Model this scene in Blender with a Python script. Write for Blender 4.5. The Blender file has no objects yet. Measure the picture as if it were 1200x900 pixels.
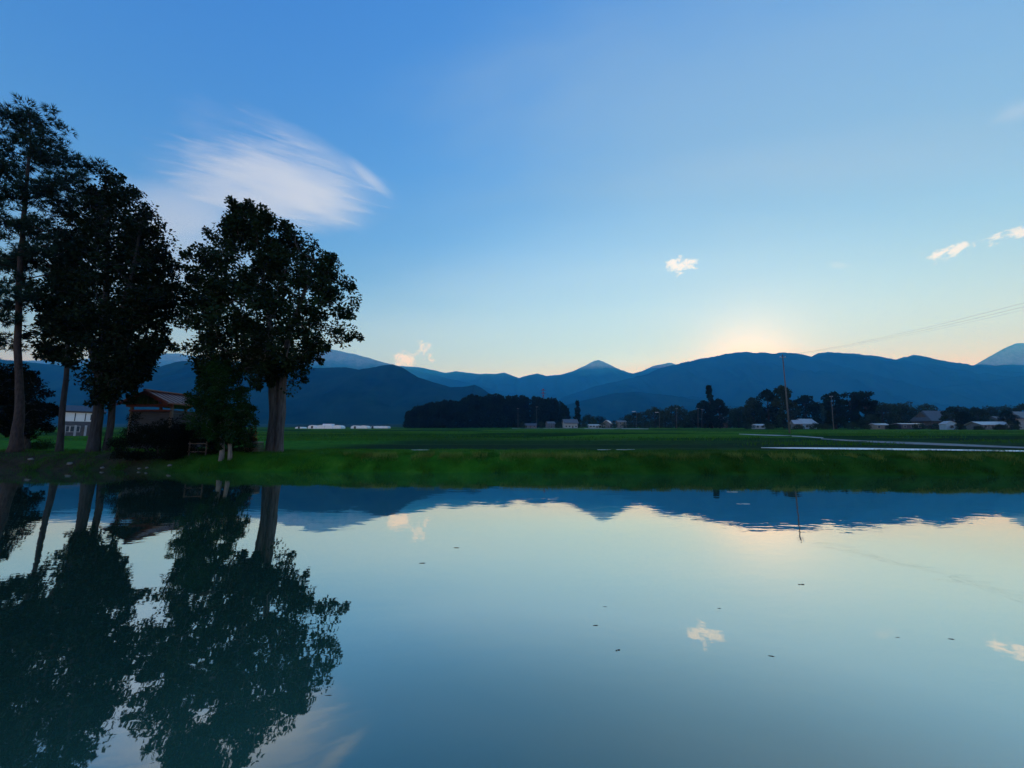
import bpy, math, random
import numpy as np
from mathutils import Vector, noise

random.seed(7)
RNG = np.random.default_rng(7)
S = bpy.context.scene
COL = S.collection
R = math.radians

# ------------------------------------------------------------------ camera
CAM_H, PITCH, FPX = 1.7, R(7.9), 455.0          # focal length in pixels of a 1200 px wide picture
cam = bpy.data.cameras.new('camera')
cam_o = bpy.data.objects.new('camera', cam)
COL.objects.link(cam_o)
cam_o.location = (0, 0, CAM_H)
cam_o.rotation_euler = (R(90) + PITCH, 0, 0)
cam.sensor_width = 36
cam.lens = 36 * FPX / 1200
cam.clip_end = 60000
S.camera = cam_o
CP, SP = math.cos(PITCH), math.sin(PITCH)

S.view_settings.view_transform = 'Standard'
S.view_settings.look = 'None'
S.view_settings.exposure = 0.0
S.view_settings.gamma = 1.0
S.cycles.use_denoising = True
S.cycles.max_bounces = 6
S.cycles.diffuse_bounces = 2
S.cycles.glossy_bounces = 3
S.cycles.transparent_max_bounces = 6
S.cycles.volume_bounces = 1
S.cycles.caustics_reflective = False
S.cycles.caustics_refractive = False


def ray(px, py):
    u, v = (px - 600) / FPX, (450 - py) / FPX
    return Vector((u, CP - v * SP, SP + v * CP))


def at(px, py, Y):
    d = ray(px, py)
    k = Y / d.y
    return Vector((d.x * k, Y, CAM_H + d.z * k))


# ------------------------------------------------------------------ world: sky and thin clouds
SUN_EL, SUN_AZ = R(9), R(31.7)                  # the sun stands behind the right-hand ridge
world = bpy.data.worlds.new('World')
S.world = world
world.use_nodes = True
wn = world.node_tree
WB = wn.nodes['Background']
SKY_STRENGTH = 0.1
WB.inputs[1].default_value = SKY_STRENGTH


class NT:
    """small helper to write node graphs"""
    def __init__(self, tree):
        self.t = tree

    def new(self, kind, **kw):
        n = self.t.nodes.new(kind)
        for k, v in kw.items():
            setattr(n, k, v)
        return n

    def put(self, sock, v):
        if isinstance(v, bpy.types.NodeSocket):
            self.t.links.new(v, sock)
        elif v is not None:
            if sock.type == 'RGBA' and isinstance(v, (tuple, list)) and len(v) == 3:
                v = (*v, 1)
            sock.default_value = v

    def m(self, op, a, b=None, c=None, clamp=False):
        n = self.new('ShaderNodeMath', operation=op, use_clamp=clamp)
        self.put(n.inputs[0], a)
        if b is not None: self.put(n.inputs[1], b)
        if c is not None: self.put(n.inputs[2], c)
        return n.outputs[0]

    def vm(self, op, a, b=None, scale=None):
        n = self.new('ShaderNodeVectorMath', operation=op)
        self.put(n.inputs[0], a)
        if b is not None: self.put(n.inputs[1], b)
        if scale is not None: self.put(n.inputs['Scale'], scale)
        return n.outputs['Value'] if op in ('DOT_PRODUCT', 'LENGTH') else n.outputs[0]

    def ramp(self, v, lo, hi, a=0.0, b=1.0, smooth=True):
        n = self.new('ShaderNodeMapRange')
        n.interpolation_type = 'SMOOTHSTEP' if smooth else 'LINEAR'
        self.put(n.inputs[0], v)
        for i, x in enumerate((lo, hi, a, b)):
            self.put(n.inputs[1 + i], x)
        return n.outputs[0]

    def cramp(self, v, stops):
        n = self.new('ShaderNodeValToRGB')
        self.put(n.inputs[0], v)
        e = n.color_ramp.elements
        while len(e) < len(stops):
            e.new(0.5)
        for el, (p, c) in zip(e, stops):
            el.position = p
            el.color = (*c, 1)
        return n.outputs[0]

    def noise(self, vec, scale, detail=4, rough=.55, dist=0.0):
        n = self.new('ShaderNodeTexNoise')
        if vec is not None: self.put(n.inputs['Vector'], vec)
        n.inputs['Scale'].default_value = scale
        n.inputs['Detail'].default_value = detail
        n.inputs['Roughness'].default_value = rough
        n.inputs['Distortion'].default_value = dist
        return n.outputs[0]

    def mix(self, f, a, b):
        n = self.new('ShaderNodeMix', data_type='RGBA')
        self.put(n.inputs[0], f)
        self.put(n.inputs[6], a)
        self.put(n.inputs[7], b)
        return n.outputs[2]

    def comb(self, x, y, z):
        n = self.new('ShaderNodeCombineXYZ')
        for i, v in enumerate((x, y, z)):
            self.put(n.inputs[i], v)
        return n.outputs[0]


W = NT(wn)
sky = W.new('ShaderNodeTexSky', sky_type='NISHITA')
sky.sun_disc = False
sky.sun_elevation = SUN_EL
sky.sun_rotation = SUN_AZ
sky.air_density, sky.dust_density, sky.ozone_density = 1.0, 0.0, 1.0
# the sky's colour response (deep azure overhead, cream along the horizon)
sep = W.new('ShaderNodeSeparateColor')
W.put(sep.inputs[0], sky.outputs[0])
cc = W.new('ShaderNodeCombineColor')
for i, (g, k) in enumerate(((1.42, 3.0), (0.92, 1.82), (0.45, 1.55))):
    x = W.m('MULTIPLY', sep.outputs[i], SKY_STRENGTH)
    x = W.m('POWER', x, g)
    W.put(cc.inputs[i], W.m('MULTIPLY', x, k / SKY_STRENGTH))
tc = W.new('ShaderNodeTexCoord')
DIR = tc.outputs['Generated']
# aureole of the hidden sun
_a = W.m('MAXIMUM', W.vm('DOT_PRODUCT', DIR, (math.sin(SUN_AZ) * math.cos(SUN_EL), math.cos(SUN_AZ) * math.cos(SUN_EL), math.sin(SUN_EL))), 0.0)
_a = W.m('ADD', W.m('MULTIPLY', W.m('POWER', _a, 60.0), .26), W.m('POWER', _a, 260.0))
sky_col = cc.outputs[0]
glow = W.vm('SCALE', (.46 / SKY_STRENGTH, .28 / SKY_STRENGTH, .10 / SKY_STRENGTH), scale=_a)


def local(px, py, rot):
    """tangent-plane coordinates around a sky direction, 1 unit = 100 px of the picture's scale at its centre"""
    c = ray(px, py).normalized()
    a = R(rot)
    h = ray(px + math.cos(a), py - math.sin(a)) - ray(px, py)      # the way the cloud's long axis runs
    e1 = (h - c * h.dot(c)).normalized()
    e2 = e1.cross(c)
    e2 = e2 if e2.z > 0 else -e2
    a = 0.0
    f1 = e1 * math.cos(a) + e2 * math.sin(a)
    f2 = -e1 * math.sin(a) + e2 * math.cos(a)
    d = W.vm('DOT_PRODUCT', DIR, tuple(c))
    front = W.m('GREATER_THAN', d, .2)
    d = W.m('MAXIMUM', d, .2)
    sc = ray(px, py).length          # nearer the picture's rim an angle covers more pixels
    x = W.m('DIVIDE', W.vm('DOT_PRODUCT', DIR, tuple(f1 * (FPX / 100) * sc)), d)
    y = W.m('DIVIDE', W.vm('DOT_PRODUCT', DIR, tuple(f2 * (FPX / 100) * sc)), d)
    return x, y, front


def blob(px, py, rx, ry, rot, strength, nscale, namt, stretch=1.0, soft=(1.0, .2), seed=0.0, detail=6):
    x, y, front = local(px, py, rot)
    ax, ay = W.m('DIVIDE', x, rx / 100), W.m('DIVIDE', y, ry / 100)
    v = W.comb(W.m('MULTIPLY', x, 1.0 / stretch), y, seed)
    n = W.noise(v, nscale, detail, .6, .3)
    r = W.vm('LENGTH', W.comb(ax, ay, 0))
    r = W.m('ADD', r, W.m('MULTIPLY', W.m('SUBTRACT', .5, n), namt * 1.6))
    k = W.ramp(r, soft[0], soft[1], 0, strength)
    return W.m('MULTIPLY', k, front)


cirrus = [
    blob(338, 213, 118, 62, -13, .36, 1.6, .9, 3.0, (1.05, .1), 1.3),
    blob(300, 222, 100, 44, -13, .42, 5.0, 1.7, 5.5, (1.0, .2), 4.1),
    blob(345, 212, 92, 50, -15, .34, 11.0, 1.6, 9.0, (1.0, .2), 14.1),
    blob(362, 236, 66, 34, -12, .40, 2.4, .8, 2.0, (1.15, .0), 8.4),
    blob(434, 210, 30, 8, -42, .45, 5.0, .8, 3.0, (1.1, .0), 2.2),
    blob(385, 185, 80, 14, -30, .20, 3.0, 1.0, 3.0, (1.2, .0), 3.7),
    blob(215, 250, 95, 48, 5, .45, 2.2, .7, 1.6, (1.2, .0), 6.1),
    blob(200, 310, 130, 70, 0, .38, 2.0, .5, 1.6, (1.3, .0), 7.1),
    blob(1192, 130, 24, 14, 20, .25, 5, 1.0, 1.5, (1.1, .0), 12.5),
    blob(960, 195, 300, 40, 3, .10, 1.2, .8, 4.0, (1.2, .0), 17.5),
    blob(700, 330, 330, 50, -4, .07, 1.2, .8, 4.0, (1.2, .0), 19.5),
]
puffs = [
    blob(797, 311, 21, 11, 5, .90, 14, 2.4, 1.2, (.9, .15), 20.3, 8),
    blob(1118, 293, 22, 8, 24, .80, 14, 2.6, 1.4, (.95, .2), 24.3, 8),
    blob(1098, 299, 15, 6, 0, .40, 16, 2.6, 1.3, (.9, .1), 31.7, 8),
    blob(1192, 273, 28, 8, 16, .80, 11, 2.2, 1.6, (.95, .1), 26.9, 8),
    blob(475, 421, 17, 12, -35, .85, 10, 2.2, 1.2, (.95, .1), 28.2, 8),
    blob(499, 411, 10, 13, 20, .55, 12, 2.4, 1.1, (.9, .1), 33.6, 8),
    blob(985, 311, 16, 6, 0, .14, 10, 1.5, 1.5, (1.0, .1), 36.6, 8),
]


def union(fs):
    acc = None
    for f in fs:
        inv = W.m('SUBTRACT', 1.0, f, clamp=True)
        acc = inv if acc is None else W.m('MULTIPLY', acc, inv)
    return W.m('SUBTRACT', 1.0, acc, clamp=True)


k = 1 / SKY_STRENGTH
veil = [
    blob(930, 130, 640, 200, 4, .46, .7, .5, 3.0, (1.15, .0), 41.5, 5),
    blob(760, 225, 420, 60, 6, .16, 1.1, .8, 5.0, (1.2, .0), 45.1, 5),
    blob(980, 300, 420, 80, 3, .20, 1.0, .7, 5.0, (1.2, .0), 49.1, 5),
]
low_veil = [
    blob(1060, 385, 560, 75, 0, .62, .9, .4, 5.0, (1.15, .0), 55.1, 4),
    blob(560, 395, 420, 60, 0, .45, .9, .4, 5.0, (1.15, .0), 57.1, 4),
    blob(820, 330, 600, 110, 3, .36, .9, .5, 5.0, (1.15, .0), 59.1, 4),
]
c0 = W.mix(union(veil), sky_col, (.36 * k, .52 * k, .64 * k))
c0 = W.mix(union(low_veil), c0, (.60 * k, .88 * k, 1.14 * k))
c0 = W.vm('ADD', c0, glow)
c1 = W.mix(union(cirrus), c0, (.66 * k, .76 * k, .92 * k))
c2 = W.mix(union(puffs), c1, (1.04 * k, 1.06 * k, 1.06 * k))
wn.links.new(c2, WB.inputs[0])

# ------------------------------------------------------------------ sun (hidden by the ridge)
SUN_DIR = Vector((math.sin(SUN_AZ) * math.cos(SUN_EL), math.cos(SUN_AZ) * math.cos(SUN_EL), math.sin(SUN_EL)))
sun = bpy.data.lights.new('sun', 'SUN')
sun.energy = 2.0
sun.angle = R(.5)
sun.color = (1, .9, .75)
sun_o = bpy.data.objects.new('sun', sun)
COL.objects.link(sun_o)
sun_o.rotation_euler = (-SUN_DIR).to_track_quat('-Z', 'Y').to_euler()


# ------------------------------------------------------------------ tagging and mesh helpers
def tag(o, label=None, cat=None, group=None, kind=None):
    if label: o['label'] = label
    if cat: o['category'] = cat
    if group: o['group'] = group
    if kind: o['kind'] = kind
    return o


def empty(name, loc, label, cat, group=None, rz=0):
    o = bpy.data.objects.new(name, None)
    o.empty_display_size = .5
    o.location = loc
    o.rotation_euler = (0, 0, rz)
    COL.objects.link(o)
    return tag(o, label, cat, group)


def link_mesh(name, me, mat, parent=None, smooth=False):
    if mat: me.materials.append(mat)
    if smooth: me.polygons.foreach_set('use_smooth', [True] * len(me.polygons))
    o = bpy.data.objects.new(name, me)
    COL.objects.link(o)
    if parent: o.parent = parent
    return o


def mesh_np(name, verts, faces, mat, parent=None, smooth=False):
    """verts (N,3), faces (M,k) arrays with a constant k; verts are in the parent's space"""
    me = bpy.data.meshes.new(name)
    verts = np.asarray(verts, np.float32)
    faces = np.asarray(faces, np.int32)
    n, k_ = faces.shape
    me.vertices.add(len(verts))
    me.vertices.foreach_set('co', verts.ravel())
    me.loops.add(n * k_)
    me.loops.foreach_set('vertex_index', faces.ravel())
    me.polygons.add(n)
    me.polygons.foreach_set('loop_start', np.arange(n, dtype=np.int32) * k_)
    me.update(calc_edges=True)
    me.validate()
    return link_mesh(name, me, mat, parent, smooth)


class MB:
    """collects boxes, tubes and free polygons into one mesh"""
    def __init__(self):
        self.v, self.f = [], []

    def poly(self, pts, *faces):
        b = len(self.v)
        self.v += [tuple(p) for p in pts]
        self.f += [tuple(b + i for i in f) for f in faces]

    def box(self, c, s, bev=0.0):
        cx, cy, cz = c
        x, y, z = (q / 2 for q in s)
        b = min(bev, x * .45, y * .45, z * .45)
        if b <= 0:
            self.poly([(cx + i * x, cy + j * y, cz + l * z) for i in (-1, 1) for j in (-1, 1) for l in (-1, 1)],
                      (0, 1, 3, 2), (4, 6, 7, 5), (0, 4, 5, 1), (2, 3, 7, 6), (0, 2, 6, 4), (1, 5, 7, 3))
            return
        ring = lambda zz, q: [(cx + sx * (x - (b if ax else 0) - q), cy + sy * (y - (0 if ax else b) - q), cz + zz)
                              for sx, sy, ax in ((1, -1, 0), (1, 1, 0), (1, 1, 1), (-1, 1, 1), (-1, 1, 0), (-1, -1, 0), (-1, -1, 1), (1, -1, 1))]
        pts = ring(-z, b * .6) + ring(-z + b, 0) + ring(z - b, 0) + ring(z, b * .6)
        fs = [tuple(range(7, -1, -1)), tuple(range(24, 32))]
        for r in range(3):
            for i in range(8):
                j = (i + 1) % 8
                fs.append((r * 8 + i, r * 8 + j, r * 8 + 8 + j, r * 8 + 8 + i))
        self.poly(pts, *fs)

    def tube(self, pts, radii, n=8, caps=True, flute=0.0, seed=0):
        pts = [Vector(p) for p in pts]
        if not hasattr(radii, '__len__'): radii = [radii] * len(pts)
        base = len(self.v)
        ref = Vector((1, 0, 0)) if abs((pts[-1] - pts[0]).normalized().x) < .8 else Vector((0, .6, .8))
        for i, p in enumerate(pts):
            d = (pts[min(i + 1, len(pts) - 1)] - pts[max(i - 1, 0)]).normalized()
            a = ref - d * ref.dot(d)
            if a.length < .05: a = Vector((0, 1, 0)) - d * d.y
            a.normalize()
            b = d.cross(a)
            for q in range(n):
                t = 2 * math.pi * q / n
                r = radii[i]
                if flute: r *= 1 + flute * noise.noise(Vector((math.cos(t) * 2.2 + seed, math.sin(t) * 2.2, p.z * .35)))
                self.v.append(tuple(p + (a * math.cos(t) + b * math.sin(t)) * r))
        for i in range(len(pts) - 1):
            for q in range(n):
                w = (q + 1) % n
                self.f.append((base + i * n + q, base + i * n + w, base + (i + 1) * n + w, base + (i + 1) * n + q))
        if caps:
            self.f.append(tuple(base + q for q in range(n - 1, -1, -1)))
            e = base + (len(pts) - 1) * n
            self.f.append(tuple(e + q for q in range(n)))

    def build(self, name, mat, parent=None, smooth=False):
        me = bpy.data.meshes.new(name)
        me.from_pydata(self.v, [], self.f)
        me.update()
        return link_mesh(name, me, mat, parent, smooth)


# ------------------------------------------------------------------ materials
MATS = {}


def mat(name, col, rough=.8, var=.35, scale=6.0, bump=0.0, col2=None, vec='Object', stretch=(1, 1, 1), metallic=0.0, spec=.3, transl=0.0):
    if name in MATS: return MATS[name]
    m = bpy.data.materials.new(name)
    m.use_nodes = True
    N = NT(m.node_tree)
    bs = m.node_tree.nodes['Principled BSDF']
    t = N.new('ShaderNodeTexCoord')
    mp = N.new('ShaderNodeMapping')
    N.put(mp.inputs[0], t.outputs[vec])
    mp.inputs['Scale'].default_value = stretch
    n = N.noise(mp.outputs[0], scale, 5, .6)
    lo = tuple(c * (1 - var) for c in col)
    hi = col2 or tuple(min(1, c * (1 + var)) for c in col)
    c = N.cramp(n, [(.3, lo), (.72, hi)])
    N.put(bs.inputs['Base Color'], c)
    bs.inputs['Roughness'].default_value = rough
    bs.inputs['Metallic'].default_value = metallic
    bs.inputs['Specular IOR Level'].default_value = spec
    if bump:
        b = N.new('ShaderNodeBump')
        b.inputs['Strength'].default_value = bump
        b.inputs['Distance'].default_value = .05
        N.put(b.inputs['Height'], n)
        N.put(bs.inputs['Normal'], b.outputs[0])
    if transl:
        tr = N.new('ShaderNodeBsdfTranslucent')
        N.put(tr.inputs[0], N.vm('SCALE', c, scale=1.5))
        mx = N.new('ShaderNodeMixShader')
        mx.inputs[0].default_value = transl
        N.put(mx.inputs[1], bs.outputs[0])
        N.put(mx.inputs[2], tr.outputs[0])
        N.put(m.node_tree.nodes['Material Output'].inputs[0], mx.outputs[0])
    MATS[name] = m
    return m


M_BARK = mat('bark', (.036, .036, .036), .9, .55, 5, .8, stretch=(2.2, 2.2, .25))
M_BARK_GREY = mat('grey_bark', (.085, .082, .078), .9, .6, 5, .8, stretch=(2.6, 2.6, .2))
M_BARK_PALE = mat('pale_bark', (.19, .185, .175), .85, .4, 8, .5, stretch=(2, 2, .4))
M_PINEBARK = mat('pine_bark', (.055, .040, .034), .9, .5, 7, .9, stretch=(1.6, 1.6, .5))
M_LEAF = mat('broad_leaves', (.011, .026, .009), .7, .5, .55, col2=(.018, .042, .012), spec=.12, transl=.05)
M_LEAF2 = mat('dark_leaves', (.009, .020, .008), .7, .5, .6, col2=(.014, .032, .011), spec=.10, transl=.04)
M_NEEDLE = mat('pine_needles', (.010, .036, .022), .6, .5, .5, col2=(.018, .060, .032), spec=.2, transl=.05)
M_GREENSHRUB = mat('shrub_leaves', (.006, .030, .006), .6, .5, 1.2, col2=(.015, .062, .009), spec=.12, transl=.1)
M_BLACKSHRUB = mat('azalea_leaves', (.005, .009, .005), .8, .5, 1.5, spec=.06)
M_RED = mat('red_leaves', (.20, .035, .012), .6, .4, 3, spec=.2, transl=.2)
M_FARLEAF = mat('far_leaves', (.022, .045, .026), .7, .5, .12, col2=(.045, .075, .035), spec=.1)
M_CEDAR = mat('cedar_needles', (.013, .028, .022), .8, .4, .1, col2=(.02, .042, .03), spec=.05)
M_GRASS = mat('grass_blades', (.016, .085, .006), .7, .5, .7, col2=(.050, .135, .010), spec=.15, transl=.15)
def _lush(m):
    t = m.node_tree
    N = NT(t)
    bs = t.nodes['Principled BSDF']
    src = bs.inputs['Base Color'].links[0].from_socket
    q = N.new('ShaderNodeSeparateXYZ')
    N.put(q.inputs[0], N.new('ShaderNodeNewGeometry').outputs['Position'])
    f = N.m('MULTIPLY', N.ramp(q.outputs[0], -18.0, -11.0), N.ramp(q.outputs[0], 10.0, -3.0))
    N.put(bs.inputs['Base Color'], N.mix(f, src, N.vm('MULTIPLY', src, (1.6, 1.8, 1.2))))


_lush(M_GRASS)
M_RICE = mat('rice_leaves', (.022, .115, .008), .7, .45, .05, col2=(.06, .18, .012), spec=.15, transl=.15)
M_STONE = mat('stone', (.17, .165, .155), .85, .4, 6, .5)
M_WOOD = mat('weathered_wood', (.11, .10, .085), .85, .4, 4, .4, stretch=(1, 1, 6))
M_PALEWOOD = mat('pale_planks', (.30, .28, .24), .8, .35, 4, .3, stretch=(.4, 4, 4))
M_DARKWOOD = mat('dark_wood', (.10, .075, .06), .8, .4, 5, .3, stretch=(3, 3, .5))
M_REDWOOD = mat('red_stained_wood', (.09, .024, .02), .7, .35, 5, .2, stretch=(.5, .5, 3))
M_ROOFRED = mat('red_metal_roof', (.16, .058, .042), .45, .3, 3, 0, stretch=(1, .3, 1), spec=.5)
M_LATTICE = mat('blue_grey_boards', (.035, .045, .058), .7, .3, 4, .2, stretch=(.3, .3, 4))
M_WHITE = mat('white_render', (.36, .39, .41), .7, .12, 1.5)
M_CREAM = mat('cream_render', (.20, .19, .16), .75, .15, 1.2)
M_GREYWALL = mat('grey_siding', (.13, .145, .16), .7, .2, 1.2)
M_BROWNWALL = mat('brown_siding', (.09, .075, .065), .75, .25, 1.2)
M_BLUEWALL = mat('pale_blue_siding', (.26, .40, .52), .6, .15, 1.5)
M_GLASS = mat('window_glass', (.03, .045, .06), .35, .2, 2, spec=.3)
M_TILE = mat('grey_roof_tiles', (.12, .13, .145), .55, .25, 2.5, .4, stretch=(1, 1, 1), spec=.4)
M_DARKTILE = mat('dark_roof_tiles', (.07, .075, .09), .55, .25, 2.5, .4, spec=.4)
M_METALROOF = mat('pale_metal_roof', (.34, .37, .40), .35, .12, 1.5, spec=.5)
M_FILM = mat('greenhouse_film', (.80, .83, .86), .3, .08, 1.0, spec=.5)
M_CONCRETE = mat('concrete_pole', (.12, .125, .125), .8, .2, 3)
M_CABLE = mat('cable', (.03, .03, .032), .6, .1, 3)
M_STEEL = mat('galvanised_steel', (.40, .41, .42), .45, .2, 4, metallic=.6)
M_REDPAINT = mat('red_paint', (.22, .03, .03), .5, .15, 4)
M_WHITEPAINT = mat('white_paint', (.8, .8, .8), .4, .08, 4)
M_DARKPAINT = mat('dark_paint', (.04, .045, .06), .3, .1, 4, spec=.6)
M_RUBBER = mat('rubber', (.02, .02, .02), .8, .1, 4)
M_TWIG = mat('twig_bark', (.06, .045, .03), .8, .3, 10)
M_DRYLEAF = mat('dry_leaf', (.55, .5, .4), .7, .2, 10)

# ------------------------------------------------------------------ terrain shape
def zpix(Y, py):
    return at(600, py, Y).z


_prof = [(19.3, .84), (24, .88), (28, .80), (31, .70), (38, .70), (44, .95), (60, zpix(60, 516)), (90, zpix(90, 508)), (160, zpix(160, 504.4)),
         (300, zpix(300, 502)), (450, zpix(450, 500.8)), (700, zpix(700, 500.3)), (1200, zpix(1200, 500.2)), (2000, 75), (14000, 480)]
_pY = np.array([p[0] for p in _prof])
_pZ = np.array([p[1] for p in _prof])


def sstep(a, b, x):
    t = np.clip((np.asarray(x, float) - a) / (b - a), 0, 1)
    return t * t * (3 - 2 * t)


def wob(X):
    return .16 * np.sin(X * .55 + 1) + .10 * np.sin(X * 1.37 + 2.1) + .05 * np.sin(X * 3.1)


def shore(X):
    return 19.35 - .069 * np.clip(X, -60, 60) + wob(X) * sstep(90, 60, np.abs(X))


def field(Ye):
    z = np.interp(Ye, _pY, _pZ)
    step = .42
    q = z / step
    fr = q - np.floor(q)
    zt = step * (np.floor(q) + sstep(.80, 1, fr))
    w = sstep(44, 52, Ye) * sstep(420, 300, Ye)
    return z * (1 - w) + zt * w


_bt = np.array([-30, -2, -.5, 0, .15, .35, .6, .95, 1.4, 2.2])
_bz = np.array([-.55, -.50, -.16, 0.0, .10, .28, .50, .70, .81, .85])


def height(X, Y):
    X = np.asarray(X, float)
    Y = np.asarray(Y, float)
    t = Y - shore(X)
    Ye = Y - (shore(X) - 19.35)
    far = field(Ye) + .04 * np.sin(X * .9 + Y * .7) * sstep(45, 30, Y) + .03 * np.sin(X * 2.3 - Y * 1.1) * sstep(40, 30, Y)
    bank = np.interp(t, _bt, _bz)
    w = sstep(1.2, 2.6, t)
    z = bank * (1 - w) + far * w
    near = np.interp(Y, [-1500, -20, -2, .2, 1.0, 2.5], [2, .9, .35, .12, -.25, -.55])
    z = np.where(Y < 5, near, z)
    side = sstep(95, 103, np.abs(X)) * (1.45) - .5                 # the pond's far ends
    z = np.where(t < 0, np.maximum(z, side), z)
    return z


def hz(X, Y):
    return float(height(X, Y))


def ground_hit(px, py):
    d = ray(px, py)
    prev = 5.0
    Y = 5.0
    while Y < 3000:
        p = at(px, py, Y)
        if hz(p.x, Y) >= p.z:
            lo, hi = prev, Y
            for _ in range(30):
                mid = (lo + hi) / 2
                p = at(px, py, mid)
                if hz(p.x, mid) >= p.z: hi = mid
                else: lo = mid
            return at(px, py, hi)
        prev = Y
        Y *= 1.01
    return at(px, py, 3000)


def spot(px, Y):
    """point on the ground at depth Y seen in picture column px"""
    z = .9
    for _ in range(6):
        X = (px - 600) / FPX * (Y * CP + (z - CAM_H) * SP)
        z = hz(X, Y)
    return Vector((X, Y, z))


def smat(name):
    m = bpy.data.materials.new(name)
    m.use_nodes = True
    return m, NT(m.node_tree), m.node_tree.nodes['Principled BSDF']


def ground_material():
    m, N, bs = smat('ground')
    geo = N.new('ShaderNodeNewGeometry')
    P = geo.outputs['Position']
    s = N.new('ShaderNodeSeparateXYZ')
    N.put(s.inputs[0], P)
    x, y, z = s.outputs
    # crops change from paddy to paddy: bands along the terraces, long in x
    ye = N.m('ADD', y, N.m('MULTIPLY', N.m('MAXIMUM', N.m('MINIMUM', x, 60.0), -60.0), .069))
    ly = N.m('LOGARITHM', N.m('MAXIMUM', ye, 1.0), 2.718)
    cell = N.comb(N.m('MULTIPLY', x, .010), N.m('MULTIPLY', ly, 6.0), 0.0)
    vor = N.new('ShaderNodeTexVoronoi')
    vor.inputs['Scale'].default_value = 1.6
    N.put(vor.inputs['Vector'], cell)
    vs = N.new('ShaderNodeSeparateColor')
    N.put(vs.inputs[0], vor.outputs['Color'])
    band = N.noise(N.comb(N.m('MULTIPLY', x, .006), N.m('MULTIPLY', ly, 9.0), 1.0), 2.0, 3)
    tone = N.m('ADD', N.m('MULTIPLY', vs.outputs[0], .55), N.m('MULTIPLY', band, .45))
    crop = N.cramp(tone, [(.15, (.006, .036, .014)), (.36, (.012, .064, .010)), (.56, (.044, .150, .012)), (.78, (.10, .21, .022)), (.95, (.07, .14, .035))])
    # wet young paddies nearest the pond, older and lighter rice farther out
    zone = N.ramp(N.m('ADD', ye, N.m('MULTIPLY', N.noise(N.comb(N.m('MULTIPLY', x, .02), N.m('MULTIPLY', y, .02), 5.0), 1.0, 2), 24.0)), 74.0, 92.0)
    crop = N.mix(zone, N.mix(.72, crop, (.004, .030, .018)), crop)
    fine = N.noise(P, 1.3, 6, .65)
    crop = N.mix(N.ramp(fine, .3, .75), N.vm('SCALE', crop, scale=.65), crop)
    # bank turf
    g = N.noise(P, .9, 6, .65)
    turf = N.cramp(g, [(.25, (.010, .040, .007)), (.5, (.020, .078, .008)), (.75, (.045, .11, .015))])
    soil = N.cramp(N.noise(P, 2.2, 6, .7), [(.3, (.022, .02, .015)), (.7, (.060, .050, .034))])
    lush = N.m('MULTIPLY', N.ramp(x, -18.0, -11.0), N.ramp(x, 10.0, -3.0))
    turf = N.mix(lush, turf, N.vm('MULTIPLY', turf, (1.5, 1.7, 1.2)))
    lawn = N.m('MULTIPLY', N.ramp(x, -12.0, -17.0), N.ramp(ye, 22.5, 25.0))
    turf = N.mix(lawn, turf, N.cramp(g, [(.3, (.016, .085, .008)), (.7, (.055, .19, .014))]))
    dirt = N.m('MULTIPLY', N.m('MULTIPLY', N.ramp(x, -16.5, -21.0), N.ramp(ye, 23.5, 22.0)), N.ramp(g, .3, .55))
    turf = N.mix(dirt, turf, soil)
    near = N.m('MULTIPLY', N.ramp(ye, 33.0, 36.0), N.m('SUBTRACT', 1.0, N.m('MULTIPLY', N.ramp(x, -14.0, -22.0), N.ramp(ye, 75.0, 60.0))))
    c = N.mix(near, turf, crop)
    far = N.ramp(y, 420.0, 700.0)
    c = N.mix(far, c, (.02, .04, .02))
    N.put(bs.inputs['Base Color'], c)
    bs.inputs['Roughness'].default_value = .95
    bs.inputs['Specular IOR Level'].default_value = .02
    b = N.new('ShaderNodeBump')
    b.inputs['Strength'].default_value = .6
    b.inputs['Distance'].default_value = .12
    N.put(b.inputs['Height'], N.noise(P, 5.0, 6, .7))
    N.put(bs.inputs['Normal'], b.outputs[0])
    return m


def build_ground():
    tx = np.linspace(-1, 1, 421)
    X = 60 * tx + 13000 * np.sign(tx) * np.abs(tx) ** 7
    parts = [np.linspace(-1400, -30, 12), np.linspace(-25, 5, 31), np.linspace(6, 15, 6), np.linspace(15.5, 18, 8), np.linspace(18.1, 24, 110), np.linspace(24.3, 60, 110),
             60 * (450 / 60) ** np.linspace(.004, 1, 200), 450 * (11300 / 450) ** np.linspace(.03, 1, 34)]
    Y0 = np.concatenate(parts)
    XX, YY = np.meshgrid(X, Y0)
    YY = YY + (shore(XX) - 19.35) * sstep(6, 17, YY)
    ZZ = height(XX, YY)
    ny, nx = XX.shape
    v = np.stack([XX, YY, ZZ], -1).reshape(-1, 3)
    i = np.arange((ny - 1) * nx).reshape(ny - 1, nx)[:, :-1].ravel()
    f = np.stack([i, i + 1, i + nx + 1, i + nx], -1)
    tag(mesh_np('ground', v, f, ground_material(), smooth=True), kind='structure')


build_ground()


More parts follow.
